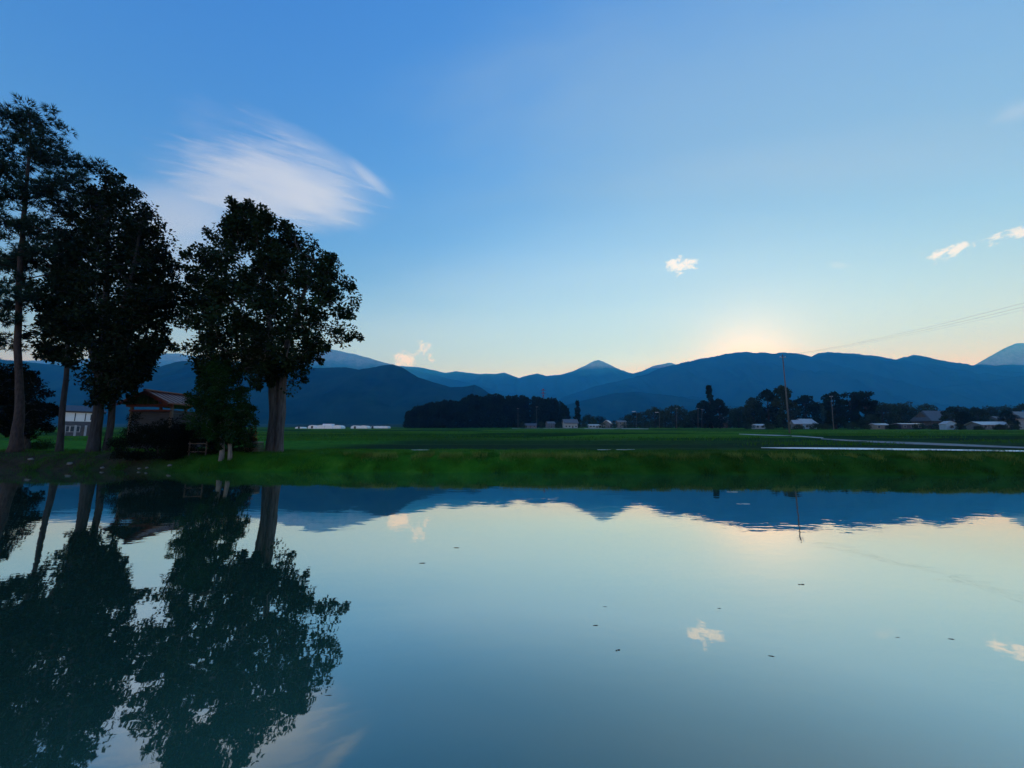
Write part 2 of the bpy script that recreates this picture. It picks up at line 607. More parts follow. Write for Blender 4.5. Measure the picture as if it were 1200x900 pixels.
# ------------------------------------------------------------------ water
def water_material():
    m = bpy.data.materials.new('pond_water')
    m.use_nodes = True
    t = m.node_tree
    t.nodes.remove(t.nodes['Principled BSDF'])
    N = NT(t)
    P = N.new('ShaderNodeNewGeometry').outputs['Position']
    mp = N.new('ShaderNodeMapping')
    N.put(mp.inputs[0], P)
    mp.inputs['Scale'].default_value = (.55, 1.0, 1)
    n1 = N.noise(mp.outputs[0], 1.1, 3, .5, .4)
    n2 = N.noise(mp.outputs[0], 5.5, 2, .5)
    patch = N.ramp(N.noise(mp.outputs[0], .12, 2), .35, .65, .35, 1.0)
    h = N.m('ADD', N.m('MULTIPLY', n1, 1.0), N.m('MULTIPLY', n2, .26))
    h = N.m('MULTIPLY', h, patch)
    b = N.new('ShaderNodeBump')
    b.inputs['Strength'].default_value = 1.0
    b.inputs['Distance'].default_value = .0042
    N.put(b.inputs['Height'], h)
    lw = N.new('ShaderNodeLayerWeight')
    lw.inputs[0].default_value = .5
    fac = N.cramp(lw.outputs['Facing'], [(0.0, (.06,) * 3), (.35, (.14,) * 3), (.50, (.37,) * 3), (.62, (.63,) * 3), (.80, (.82,) * 3), (.95, (.92,) * 3)])
    gl = N.new('ShaderNodeBsdfGlossy')
    gl.inputs['Color'].default_value = (.92, .95, .90, 1)
    gl.inputs['Roughness'].default_value = .015
    N.put(gl.inputs['Normal'], b.outputs[0])
    df = N.new('ShaderNodeBsdfDiffuse')
    silt = N.noise(P, .35, 4)
    N.put(df.inputs[0], N.cramp(silt, [(.3, (.034, .100, .064)), (.7, (.050, .124, .080))]))
    mx = N.new('ShaderNodeMixShader')
    N.put(mx.inputs[0], fac)
    N.put(mx.inputs[1], df.outputs[0])
    N.put(mx.inputs[2], gl.outputs[0])
    N.put(t.nodes['Material Output'].inputs[0], mx.outputs[0])
    return m


M_WATER = water_material()
wm = MB()
wm.poly([(-101, .3, 0), (101, .3, 0), (101, 24.5, 0), (-101, 27.0, 0)], (0, 1, 2, 3))
tag(wm.build('pond_water', M_WATER), kind='structure')

def sheet(name, cols, lift, m, n=3, kind='structure'):
    """a ground sheet: cols = list of (px, py_far, py_near), draped just above the terrain"""
    v, f = [], []
    xs = np.linspace(cols[0][0], cols[-1][0], 60)
    for x in xs:
        a = np.interp(x, [c[0] for c in cols], [c[1] for c in cols])
        b = np.interp(x, [c[0] for c in cols], [c[2] for c in cols])
        pa, pb = ground_hit(x, a), ground_hit(x, b)
        for i in range(n + 1):
            p = pa.lerp(pb, i / n)
            v.append((p.x, p.y, hz(p.x, p.y) + lift))
    for i in range(len(xs) - 1):
        for j in range(n):
            q = i * (n + 1) + j
            f.append((q, q + 1, q + n + 2, q + n + 1))
    return tag(mesh_np(name, v, f, m, smooth=True), kind=kind)


M_ASPHALT = mat('asphalt', (.17, .18, .19), .7, .2, 2.0, .2)
M_TRACK = mat('gravel_track', (.38, .37, .33), .9, .2, 3.0, .2)
M_PATH = mat('pale_concrete', (.82, .82, .80), .35, .08, 1.5, .1, spec=1.0)
for _a, _b, _y in ((482, 503, 527.9), (700, 716, 527.6), (722, 744, 527.4)):
    sheet('path', [(_a, _y, _y + .3), ((_a + _b) / 2, _y, _y + .45), (_b, _y, _y + .3)], .05, M_PATH)
sheet('path', [(892, 525.2, 525.6), (930, 525.0, 526.5), (1000, 525.4, 527.6), (1100, 527.0, 529.0), (1200, 529.0, 530.6), (1260, 530.2, 531.6)], .06, M_PATH)
sheet('road', [(962, 514.0, 515.0), (1010, 516.5, 518.4), (1060, 518.2, 520.6), (1120, 520.5, 523.2), (1172, 523.0, 525.0), (1230, 525.6, 527.4)], .05, M_ASPHALT)
sheet('farm_track', [(866, 508.6, 509.2), (885, 509.2, 510.2), (910, 509.9, 511.0), (940, 511.2, 512.2), (965, 513.0, 514.2)], .05, M_TRACK)
sheet('farm_track', [(600, 501.8, 502.3), (680, 502.0, 502.6), (760, 502.3, 502.9)], .06, M_TRACK)


# ------------------------------------------------------------------ mountains
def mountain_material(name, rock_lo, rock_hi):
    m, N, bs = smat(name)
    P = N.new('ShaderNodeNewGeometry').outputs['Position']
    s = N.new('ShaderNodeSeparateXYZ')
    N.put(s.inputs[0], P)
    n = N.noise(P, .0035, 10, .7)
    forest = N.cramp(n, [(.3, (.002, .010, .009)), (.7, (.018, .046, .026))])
    rock = N.cramp(N.noise(P, .012, 8, .7), [(.3, (.13, .13, .135)), (.7, (.32, .315, .31))])  # bare summit rock; the sunlit look of the tops is put into its grey
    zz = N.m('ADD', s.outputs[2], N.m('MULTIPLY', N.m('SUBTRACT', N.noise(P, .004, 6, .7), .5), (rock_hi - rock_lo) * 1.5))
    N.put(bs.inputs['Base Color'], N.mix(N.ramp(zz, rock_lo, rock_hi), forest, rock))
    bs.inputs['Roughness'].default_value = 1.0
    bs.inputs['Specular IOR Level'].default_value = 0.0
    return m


def mountain(name, prof, D, front, back, m, amp=.16, jag=1.0, seed=0.0):
    px = np.arange(prof[0][0], prof[-1][0] + .1, 1.6)
    py = np.interp(px, [p[0] for p in prof], [p[1] for p in prof])
    ridge = []
    for a, b in zip(px, py):
        b += jag * (.55 * noise.noise(Vector((a * .11, seed, 0))) + .4 * noise.noise(Vector((a * .37, seed, 3))))
        ridge.append(at(a, b, D))
    rows = [(-front * (1 - s) ** 1.0, s) for s in np.linspace(0, 1, 40)] + [(back * s, 1 - s) for s in np.linspace(.08, 1, 14)]
    v = []
    zb = hz(0, D - front) - 25
    for dy, s in rows:
        for p in ridge:
            h = p.z - zb
            Y = p.y + dy
            q = Vector((p.x / 900 + seed, Y / 1500, seed))
            r = 1 - abs(noise.fractal(q, 1.0, 2.0, 5)) * 2
            k_ = s * (1 - s) * 4
            zz = zb + h * (s ** 1.12) + h * amp * k_ * (r - .55)
            cap = CAM_H + (p.z - CAM_H) * (Y / p.y) if dy < 0 else 1e9      # slopes stay under their own skyline
            zz = min(zz, cap - .012 * h * (1 - s) if dy < 0 else zz)
            v.append((p.x, Y, max(zz, -.4)))
    nx = len(ridge)
    i = np.arange((len(rows) - 1) * nx).reshape(len(rows) - 1, nx)[:, :-1].ravel()
    f = np.stack([i, i + 1, i + nx + 1, i + nx], -1)
    o = mesh_np(name, v, f, m, smooth=True)
    return tag(o, kind='structure')


A = [(-420, 445), (-200, 425), (-60, 418), (0, 421), (60, 427), (120, 434), (160, 434), (186, 430), (206, 424), (216, 423), (240, 425), (262, 428), (300, 432), (340, 432), (362, 431),
     (405, 430.5), (420, 433), (440, 430), (453, 427.5), (460, 427), (470, 430), (480, 436), (490, 442), (505, 447), (528, 453.5), (545, 453), (556, 451), (563, 454), (573, 461), (600, 470), (640, 481), (700, 493), (740, 503)]
Bk = [(-150, 427), (-100, 425), (60, 422), (140, 419), (170, 417), (180, 415), (208, 414), (225, 417), (270, 424), (320, 423), (340, 420), (352, 417), (375, 412), (390, 409.5), (420, 416), (455, 426), (500, 437), (560, 452), (640, 470), (720, 490)]
Cm = [(380, 455), (420, 438), (450, 430), (470, 429), (490, 430), (510, 434), (522, 437), (535, 435), (560, 438), (580, 438), (591, 436.5), (600, 440), (608, 443), (620, 439.5), (630, 437.5), (640, 440.5), (657, 439), (668, 436), (680, 433),
      (720, 431), (735, 436), (742, 437.5), (752, 435), (765, 431), (800, 432), (860, 440), (950, 455)]
Jn = [(610, 447), (650, 441), (668, 436.5), (680, 431), (690, 426), (697, 422.6), (701, 421.8), (706, 423.4), (715, 427.5), (724, 432), (735, 437), (742, 437.5), (752, 435), (765, 429), (778, 426), (785, 425), (792, 427), (820, 432), (880, 445), (940, 460)]
Dm = [(640, 475), (660, 465), (700, 452), (740, 443), (760, 438), (775, 431), (790, 427.5), (800, 425), (820, 421), (835, 418), (850, 414.5), (875, 412.5), (888, 413.5), (897, 413), (906, 414), (920, 412.5), (935, 414.5), (950, 418), (960, 413.5), (970, 412),
      (985, 413.5), (1000, 414), (1016, 416), (1035, 418.5), (1050, 421.5), (1060, 418), (1070, 416), (1080, 417), (1095, 421), (1115, 426.5), (1130, 428.5), (1140, 428), (1150, 427), (1165, 428), (1200, 427.5), (1300, 420), (1390, 424)]
D2 = [(560, 503), (600, 492), (640, 481), (680, 470), (720, 461), (745, 459), (790, 464), (850, 474), (920, 484), (1000, 492), (1100, 500)]
D3 = [(820, 495), (900, 480), (960, 468), (1040, 459), (1100, 454), (1160, 446), (1200, 440), (1300, 433), (1500, 436)]
Ef = [(1080, 450), (1120, 438), (1140, 429), (1155, 420), (1175, 409), (1190, 402.5), (1200, 402), (1230, 408), (1290, 415), (1340, 424)]
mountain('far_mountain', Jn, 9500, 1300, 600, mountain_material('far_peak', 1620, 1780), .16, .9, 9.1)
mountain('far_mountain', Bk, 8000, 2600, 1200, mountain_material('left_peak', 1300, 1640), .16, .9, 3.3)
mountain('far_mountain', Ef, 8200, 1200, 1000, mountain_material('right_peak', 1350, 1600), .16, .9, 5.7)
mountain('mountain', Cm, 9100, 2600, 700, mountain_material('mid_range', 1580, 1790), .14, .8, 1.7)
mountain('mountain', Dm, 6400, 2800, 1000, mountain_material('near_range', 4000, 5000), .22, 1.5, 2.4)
mountain('hill', D3, 4800, 1000, 500, MATS.setdefault('hill_forest', mountain_material('hill_forest', 4000, 5000)), .16, .8, 12.4)
mountain('hill', D2, 3900, 700, 500, MATS['hill_forest'], .16, .8, 7.4)
mountain('hill', A, 2700, 900, 1000, MATS['hill_forest'], .15, .8, 4.4)

# ------------------------------------------------------------------ haze
m = bpy.data.materials.new('haze')
m.use_nodes = True
m.node_tree.nodes.remove(m.node_tree.nodes['Principled BSDF'])
pv = m.node_tree.nodes.new('ShaderNodeVolumePrincipled')
pv.inputs['Color'].default_value = (.04, .43, 1.0, 1)
pv.inputs['Absorption Color'].default_value = (1, 1, 1, 1)
pv.inputs['Density'].default_value = 1.3e-4
pv.inputs['Anisotropy'].default_value = .4
m.node_tree.links.new(pv.outputs[0], m.node_tree.nodes['Material Output'].inputs['Volume'])
hb = MB()
hb.box((0, 5000, 1034.0), (27600, 12960, 2072))
tag(hb.build('haze', m), kind='stuff')

# ------------------------------------------------------------------ plants
def leaf_cloud(cent, rad, n_per, L, Wd, flat=.7, up=.35, outward=None, rng=RNG, shell=.5):
    """diamond leaves scattered round cluster centres"""
    cent = np.repeat(np.asarray(cent, float), n_per, 0)
    rad = np.repeat(np.broadcast_to(np.asarray(rad, float), (len(cent) // n_per,)), n_per)
    n = len(cent)
    d = rng.normal(size=(n, 3))
    d /= np.linalg.norm(d, axis=1, keepdims=True)
    r = rad * rng.uniform(shell * .3, 1, n) ** .6
    pos = cent + d * r[:, None] * np.array([1, 1, flat])
    t = d + rng.normal(size=(n, 3)) * .7
    t[:, 2] -= .25
    t /= np.linalg.norm(t, axis=1, keepdims=True)
    nn = rng.normal(size=(n, 3)) + np.array([0, 0, up * 2])
    s = np.cross(t, nn)
    s /= np.linalg.norm(s, axis=1, keepdims=True) + 1e-9
    ll = L * rng.uniform(.4, 1.35, n)[:, None]
    ww = Wd * rng.uniform(.7, 1.2, n)[:, None]
    bend = np.cross(s, t) * ll * .12
    v = np.stack([pos, pos + t * ll * .45 + s * ww + bend, pos + t * ll, pos + t * ll * .45 - s * ww + bend], 1).reshape(-1, 3)
    f = np.arange(n * 4).reshape(n, 4)
    return v, f


def needle_cloud(cent, rad, n_per, L, Wd, rng=RNG, flat=.55):
    cent = np.repeat(np.asarray(cent, float), n_per, 0)
    rad = np.repeat(np.broadcast_to(np.asarray(rad, float), (len(cent) // n_per,)), n_per)
    n = len(cent)
    # tufts: each needle starts at a tuft point and fans outward and up
    g = n // 9 + 1
    d = rng.normal(size=(n, 3))
    d /= np.linalg.norm(d, axis=1, keepdims=True)
    grp = np.repeat(np.arange(g), 9)[:n]
    gd = rng.normal(size=(g, 3))
    gd /= np.linalg.norm(gd, axis=1, keepdims=True)
    gr = rng.uniform(.25, 1, g) ** .6
    base = cent + gd[grp] * (gr[grp] * rad)[:, None] * np.array([1, 1, flat])
    t = gd[grp] * .8 + d * .7 + np.array([0, 0, .35])
    t /= np.linalg.norm(t, axis=1, keepdims=True)
    s = np.cross(t, rng.normal(size=(n, 3)))
    s /= np.linalg.norm(s, axis=1, keepdims=True) + 1e-9
    ll = L * rng.uniform(.7, 1.2, n)[:, None]
    v = np.stack([base - s * Wd, base + s * Wd, base + t * ll], 1).reshape(-1, 3)
    return v, np.arange(n * 3).reshape(n, 3)


def crown_pts(outline, Y0, n, ry=1.0, rmax=9, gap=.0, gscale=.45, seed=0, rng=RNG, fill=.5, cut=.0):
    """points inside a crown whose side view is given by (py, xl, xr) rows"""
    outline = sorted(outline)
    ys = np.array([o[0] for o in outline], float)
    pts = []
    w = np.array([o[2] - o[1] for o in outline], float)
    tries = 0
    while len(pts) < n and tries < n * 60:
        tries += 1
        y = rng.uniform(ys[0], ys[-1])
        ww = np.interp(y, ys, w)
        if rng.uniform(0, w.max()) > ww * .9 + w.max() * .1: continue
        xl, xr = np.interp(y, ys, [o[1] for o in outline]), np.interp(y, ys, [o[2] for o in outline])
        a, b = at(xl, y, Y0), at(xr, y, Y0)
        cx, rx = (a.x + b.x) / 2, (b.x - a.x) / 2
        th = rng.uniform(0, 2 * math.pi)
        rr = rng.uniform(fill ** 2, 1) ** .5 if rng.uniform() < .75 else rng.uniform(0, 1)
        bump = noise.noise(Vector((math.cos(th) * 1.6 + seed, math.sin(th) * 1.6, a.z * .55)))
        rr *= 1 + (.15 if bump > 0 else .26) * bump
        dy = min(rx, rmax) * ry * rr * math.sin(th)
        p = Vector((cx + rx * rr * math.cos(th), Y0 + dy, a.z))
        if gap and noise.noise(p * gscale + Vector((seed, 0, 0))) < gap - .5: continue
        kk = p.y / Y0
        p = Vector((p.x * kk, p.y, CAM_H + (p.z - CAM_H) * kk))       # keep the outline seen from the pond side
        pts.append(p)
    return pts


def limbs(mb, trunk_nodes, pts, r0=.02, rmax=.16, upb=.4, n=5):
    """attach every cluster point to the nearest limb already grown, nearest to the trunk first"""
    nodes = [Vector(p) for p, _ in trunk_nodes]
    par = [-1] * len(nodes)
    cap = [r for _, r in trunk_nodes]
    nt = len(nodes)
    tr = np.array([tuple(p) for p in nodes])
    order = sorted(range(len(pts)), key=lambda i: np.min(np.linalg.norm(tr - np.array(pts[i]), axis=1)))
    arr = [tuple(p) for p in nodes]
    for i in order:
        p = pts[i]
        a = np.array(arr) - np.array(p)
        d = np.linalg.norm(a, axis=1) + np.maximum(a[:, 2], 0) * upb * 1.5
        j = int(np.argmin(d))
        q = nodes[j]
        mid = q.lerp(p, .5) + Vector((random.uniform(-.1, .1), random.uniform(-.1, .1), random.uniform(-.02, .14))) * (q - p).length
        nodes += [mid, p]
        arr += [tuple(mid), tuple(p)]
        par += [j, len(nodes) - 2]
    load = [0.0] * len(nodes)
    for i in range(len(nodes) - 1, nt - 1, -1):
        if load[i] == 0: load[i] = 1
        load[par[i]] += load[i]
    for i in range(nt, len(nodes)):
        a, b = nodes[par[i]], nodes[i]
        ra = min(rmax, r0 * max(load[i], 1) ** .5)
        rb = min(rmax, r0 * max(load[i] * .8, 1) ** .5)
        if par[i] < nt: ra = min(ra, cap[par[i]])
        mb.tube([a, b], [ra, rb * .85], n, caps=False)


def pxline(pts, Y0, dY=None):
    return [at(x, y, Y0 + (dY[i] if dY else 0)) for i, (x, y) in enumerate(pts)]


def dense(line, radii, step=.5):
    """resample a trunk line smoothly with a bit of wobble"""
    out, rr = [], []
    for i in range(len(line) - 1):
        k_ = max(2, int((line[i + 1] - line[i]).length / step))
        for q in range(k_):
            t = q / k_
            p0, p1, p2, p3 = line[max(i - 1, 0)], line[i], line[i + 1], line[min(i + 2, len(line) - 1)]
            p = .5 * ((2 * p1) + (p2 - p0) * t + (2 * p0 - 5 * p1 + 4 * p2 - p3) * t * t + (3 * p1 - p0 - 3 * p2 + p3) * t ** 3)
            out.append(p + Vector((noise.noise(p * .8), noise.noise(p * .8 + Vector((9, 0, 0))), 0)) * .06)
            rr.append(radii[i] * (1 - t) + radii[i + 1] * t)
    out.append(line[-1])
    rr.append(radii[-1])
    return out, rr


def tree(name, label, cat, Y0, base_px, stems, outline, n_cl, n_leaf, L, Wd, rad, bark, leafm, group=None, kind='leaf', extra=(), gap=.15, gscale=.4, seed=0, ry=.9, rmax=6.0,
         flat=.75, fill=.45, flute=.12, limb=(.022, .2), pts=None):
    base = spot(base_px, Y0)
    o = empty(name, base, label, cat, group)
    tb = MB()
    nodes = []
    for line, radii, dY in stems:
        l3 = pxline(line, Y0, dY)
        if line[0][1] > 505:
            l3[0] = Vector((l3[0].x, l3[0].y, hz(l3[0].x, l3[0].y) - .25))
        pl, rl = dense(l3, radii)
        if line[0][1] > 505:                                     # root flare
            for i in range(len(rl)):
                rl[i] *= 1 + .28 * math.exp(-(pl[i].z - pl[0].z) / .4)
        tb.tube(pl, rl, 14, True, flute, seed)
        nodes += [(p, r) for p, r in zip(pl, rl) if p.z > base.z + 2.2]
    p = pts if pts is not None else crown_pts(outline, Y0, n_cl, ry, rmax, gap, gscale, seed, fill=fill)
    p = list(p) + list(extra)
    limbs(tb, nodes, p, limb[0], limb[1])
    if kind == 'leaf':                                           # loose sprays that break the crown's edge
        mid = sum(p, Vector()) / len(p)
        spr = []
        for q in random.sample(p, len(p) // 4):
            d_ = (q - mid).normalized() + Vector((random.gauss(0, .4), random.gauss(0, .4), random.gauss(0, .3)))
            w_ = q + d_ * rad * random.uniform(.8, 1.35)
            tb.tube([q, q.lerp(w_, .5) + Vector((0, 0, .05)), w_], [limb[0] * .9, limb[0] * .6, .006], 4, False)
            spr.append((w_, .38))
            spr.append((q.lerp(w_, .55), .5))
    else:
        spr = []
    off = np.array(base)
    tb.v = [tuple(np.array(q) - off) for q in tb.v]
    tb.build('trunk', bark, o, True)
    c = np.array([tuple(q) for q in p])
    rads = RNG.uniform(.6, 1.25, len(c)) * rad
    if spr:
        c = np.concatenate([c, np.array([tuple(q) for q, _ in spr])])
        rads = np.concatenate([rads, np.array([r_ * rad for _, r_ in spr])])
    if kind == 'leaf': v, f = leaf_cloud(c, rads, n_leaf, L, Wd, flat)
    else: v, f = needle_cloud(c, rads, n_leaf, L, Wd)
    mesh_np('crown', v - off, f, leafm, o)
    return o


# the large round tree beside the bank
Z_OUT = [(244, 280, 294), (250, 270, 306), (257, 266, 330), (262, 256, 345), (272, 246, 362), (285, 228, 378), (300, 222, 398), (320, 217, 402), (335, 207, 416), (347, 203, 421), (365, 202, 413), (385, 206, 408),
         (400, 213, 405), (412, 219, 384), (425, 226, 366), (438, 234, 352)]
tree('broadleaf_tree', 'large round-crowned tree with a thick pale fluted trunk on the grassy bank', 'tree', 23.6, 320,
     [([(320, 530), (321, 500), (322, 470), (321, 440), (318, 410), (314, 370), (308, 320), (300, 270)], [.40, .32, .28, .26, .22, .17, .11, .04], [0, 0, 0, 0, .1, .3, .5, .6]),
      ([(327, 524), (329, 490), (331, 460), (333, 425), (340, 390), (355, 345), (368, 305)], [.26, .23, .21, .19, .15, .11, .04], [-.15, -.15, -.1, 0, -.4, -.9, -1.3]),
      ([(321, 445), (305, 410), (285, 375), (262, 340)], [.22, .18, .12, .05], [0, .4, .8, 1.2]),
      ([(320, 455), (300, 425), (262, 410), (240, 400)], [.18, .14, .09, .04], [0, -.5, -1.0, -1.4])],
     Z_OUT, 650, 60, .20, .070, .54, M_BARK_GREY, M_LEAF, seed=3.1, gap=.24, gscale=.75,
     extra=[at(x, y, 23.6 + d) for x, y, d in ((245, 448, -.6), (238, 440, .5), (252, 455, .2), (262, 444, -1), (343, 446, .3), (350, 438, -.5), (338, 456, .2), (228, 425, .6), (285, 440, .5), (300, 446, -.7))])

# dark grove: a tall twin-trunked pair, a slim tree and a pine at the picture's left
T_OUT = [(204, 118, 131), (211, 106, 142), (219, 99, 152), (229, 98, 166), (240, 92, 178), (255, 84, 190), (272, 76, 198), (290, 66, 206), (310, 62, 208), (330, 64, 206), (350, 66, 205), (370, 68, 198),
         (390, 74, 196), (410, 82, 190), (430, 92, 178), (448, 96, 168), (462, 104, 156)]
tree('broadleaf_tree', 'tall dark tree with a pointed dense crown, left of the close-trunked pair', 'tree', 23.9, 111,
     [([(109, 529), (113, 500), (117, 470), (121, 430), (124, 380), (125, 320), (124, 260), (124, 205)], [.31, .26, .235, .215, .18, .14, .09, .03], None),
      ([(119, 455), (105, 400), (98, 340), (95, 280)], [.2, .16, .1, .04], [0, .5, 1.0, 1.4]),
      ([(122, 420), (140, 370), (158, 310), (165, 260)], [.2, .15, .1, .04], [0, -.5, -1, -1.3])],
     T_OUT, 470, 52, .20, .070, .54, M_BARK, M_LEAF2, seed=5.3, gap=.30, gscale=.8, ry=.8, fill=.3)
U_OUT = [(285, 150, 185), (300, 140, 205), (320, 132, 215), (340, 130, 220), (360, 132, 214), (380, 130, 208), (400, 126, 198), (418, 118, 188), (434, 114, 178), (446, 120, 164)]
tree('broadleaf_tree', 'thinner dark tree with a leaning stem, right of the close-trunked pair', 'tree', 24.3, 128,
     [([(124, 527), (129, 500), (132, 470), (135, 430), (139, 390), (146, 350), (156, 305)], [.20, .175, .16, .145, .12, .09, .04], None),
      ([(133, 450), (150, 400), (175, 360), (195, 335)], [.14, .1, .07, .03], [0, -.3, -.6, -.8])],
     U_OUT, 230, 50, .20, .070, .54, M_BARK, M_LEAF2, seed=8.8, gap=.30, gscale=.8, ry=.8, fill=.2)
V_OUT = [(275, 62, 92), (290, 50, 100), (310, 46, 104), (330, 42, 106), (350, 40, 104), (370, 38, 102), (390, 40, 100), (405, 46, 98), (420, 55, 92)]
tree('broadleaf_tree', 'slim bare-stemmed tree with loose foliage between the pine and the dark pair', 'tree', 24.6, 71,
     [([(70, 529), (71, 505), (73, 480), (76, 450), (80, 420), (80, 380), (78, 330), (76, 290)], [.17, .15, .14, .13, .11, .08, .05, .02], None)],
     V_OUT, 150, 52, .21, .078, .50, M_BARK, M_LEAF2, seed=2.8, gap=.35, gscale=.6, ry=.8, fill=.1)

PADS = [(36, 128, 34, 12, 0), (10, 142, 40, 12, 1), (52, 150, 30, 11, -1), (-10, 160, 50, 14, .5), (30, 168, 36, 11, 1.2), (68, 172, 26, 9, -.6), (95, 186, 22, 6, .4), (-20, 190, 50, 15, -1),
        (40, 196, 28, 9, 1.5), (15, 208, 30, 10, -1.2), (62, 218, 34, 8, .8), (-15, 225, 45, 14, 0), (35, 236, 34, 9, -1.5), (75, 244, 28, 9, .8), (5, 258, 40, 11, 1.3), (50, 270, 36, 10, -.8),
        (-25, 280, 40, 15, .8), (20, 296, 34, 10, 1.4), (62, 300, 30, 9, -.6), (-10, 318, 45, 13, -1), (22, 330, 46, 12, .2), (58, 334, 28, 9, 1.2), (-25, 350, 38, 14, .6), (10, 372, 26, 10, -1), (-18, 392, 30, 12, .5), (46, 376, 20, 8, .8)]
pine_pts = []
PADS = [(x, y + (9 if y < 185 else 4), rx, ry_, d) for x, y, rx, ry_, d in PADS]
PADS += [(80, 208, 26, 8, .6), (88, 232, 22, 8, -.7), (72, 262, 28, 9, 1.0), (84, 288, 22, 8, -.4), (64, 318, 26, 9, .8), (76, 196, 24, 7, -1.1), (48, 225, 26, 9, .3), (40, 352, 26, 9, -.5), (-5, 240, 34, 10, -1.3), (-8, 300, 34, 10, 1)]
for x, y, rx, ryy, dy in PADS:
    for _ in range(int(4 + rx * ryy / 42)):
        a, r_ = random.uniform(0, 2 * math.pi), random.random() ** .5
        p = at(x + math.cos(a) * rx * r_, y + math.sin(a) * ryy * r_ * .7, 23.4)
        pine_pts.append(Vector((p.x, p.y + dy * 1.2 + random.uniform(-1, 1) * rx * .04, p.z)))
tree('pine_tree', 'tall pine with layered open needle pads and a bare lower trunk at the left edge', 'tree', 23.4, 19,
     [([(18, 529), (20, 505), (23, 480), (23, 440), (21, 400), (22, 350), (24, 300), (28, 250), (33, 200), (36, 165), (33, 130)], [.33, .25, .20, .165, .155, .14, .125, .105, .08, .055, .03], None),
      ([(34, 185), (44, 172), (52, 165)], [.07, .06, .03], [0, -.2, -.3]), ([(30, 235), (10, 222), (-15, 215)], [.08, .06, .03], [0, .3, .5])],
     None, 0, 190, .34, .022, .46, M_PINEBARK, M_NEEDLE, kind='needle', pts=pine_pts, limb=(.016, .09), seed=1.2)

# low evergreen behind the pine
L_OUT = [(432, -20, 26), (445, -40, 40), (458, -48, 48), (470, -50, 56), (482, -52, 62), (492, -50, 64), (502, -45, 58)]
tree('evergreen_tree', 'low dark evergreen with drooping boughs behind the pine at the left edge', 'tree', 27.0, 33,
     [([(34, 528), (30, 510), (22, 490), (12, 465), (4, 440)], [.16, .14, .12, .09, .04], None)],
     L_OUT, 220, 90, .16, .055, .62, M_BARK, M_BLACKSHRUB, seed=6.6, gap=.1, ry=.7, fill=.2)

# small garden tree before the hut, with two pale stems
G_OUT = [(426, 248, 257), (436, 240, 264), (446, 236, 276), (458, 226, 288), (470, 221, 294), (482, 219, 298), (494, 218, 298), (504, 220, 296), (512, 228, 288)]
tree('garden_tree', 'small bushy green tree with two pale stems in front of the shrine hut', 'tree', 21.0, 263,
     [([(260, 538), (261, 520), (261, 500), (258, 470), (254, 440)], [.12, .10, .08, .05, .02], None), ([(270, 537), (269, 520), (267, 500), (272, 475)], [.10, .085, .065, .03], None)],
     G_OUT, 260, 95, .10, .036, .38, M_BARK_PALE, M_GREENSHRUB, limb=(.007, .03), seed=9.4, gap=.12, gscale=1.0, ry=.75, fill=.25)


def shrub(name, label, cat, px, Y, rx, ry, h, leafm, n=150, nl=80, L=.07, Wd=.028, group=None, seed=0):
    b = spot(px, Y)
    o = empty(name, b, label, cat, group)
    pts = []
    while len(pts) < n:
        d = Vector((random.gauss(0, 1), random.gauss(0, 1), random.gauss(0, 1))).normalized()
        d = Vector((math.copysign(abs(d.x) ** .6, d.x), math.copysign(abs(d.y) ** .6, d.y), math.copysign(abs(d.z) ** .6, d.z)))
        d /= max(1.0, d.length / 1.15)
        d.z = abs(d.z) if random.random() < .8 else -abs(d.z) * .3
        k_ = random.uniform(.55, .95) * (1 + .25 * noise.noise(d * 2.2 + Vector((seed, 0, 0))))
        pts.append(Vector((d.x * rx * k_, d.y * ry * k_, .06 * h + max(0.02, (d.z * .92 + .1)) * h * k_)))
    tb = MB()
    for i in range(7):
        q = random.choice(pts)
        tb.tube([(random.uniform(-.1, .1), random.uniform(-.1, .1), -.1), Vector(q) * .5 + Vector((0, 0, .05)), q], [.03, .022, .008], 6)
    tb.build('stems', M_BARK, o, True)
    v, f = leaf_cloud(np.array([tuple(p) for p in pts]), .17 + .05 * rx, nl, L, Wd, .8)
    mesh_np('foliage', v, f, leafm, o)
    return o


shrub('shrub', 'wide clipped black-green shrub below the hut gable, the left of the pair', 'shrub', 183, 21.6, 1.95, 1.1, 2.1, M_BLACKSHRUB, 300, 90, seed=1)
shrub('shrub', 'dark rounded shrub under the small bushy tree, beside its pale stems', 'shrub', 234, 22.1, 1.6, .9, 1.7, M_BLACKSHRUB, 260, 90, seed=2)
shrub('shrub', 'low dark shrub at the right of the pale stems, before the plank stack', 'shrub', 282, 22.4, .75, .5, 1.45, M_BLACKSHRUB, 70, 70, seed=3)
shrub('shrub', 'small red-leaved shrub between the pale stems and the round tree trunk', 'shrub', 293, 24.8, .30, .30, 1.35, M_RED, 34, 50, seed=4)
shrub('shrub', 'small light-green shrub at the foot of the dark tree pair', 'shrub', 138, 24.0, .42, .4, .8, M_GREENSHRUB, 45, 60, seed=5)
shrub('shrub', 'low green shrub on the lawn right of the pine foot', 'shrub', 50, 27.5, .55, .5, .55, M_GREENSHRUB, 45, 60, seed=6)

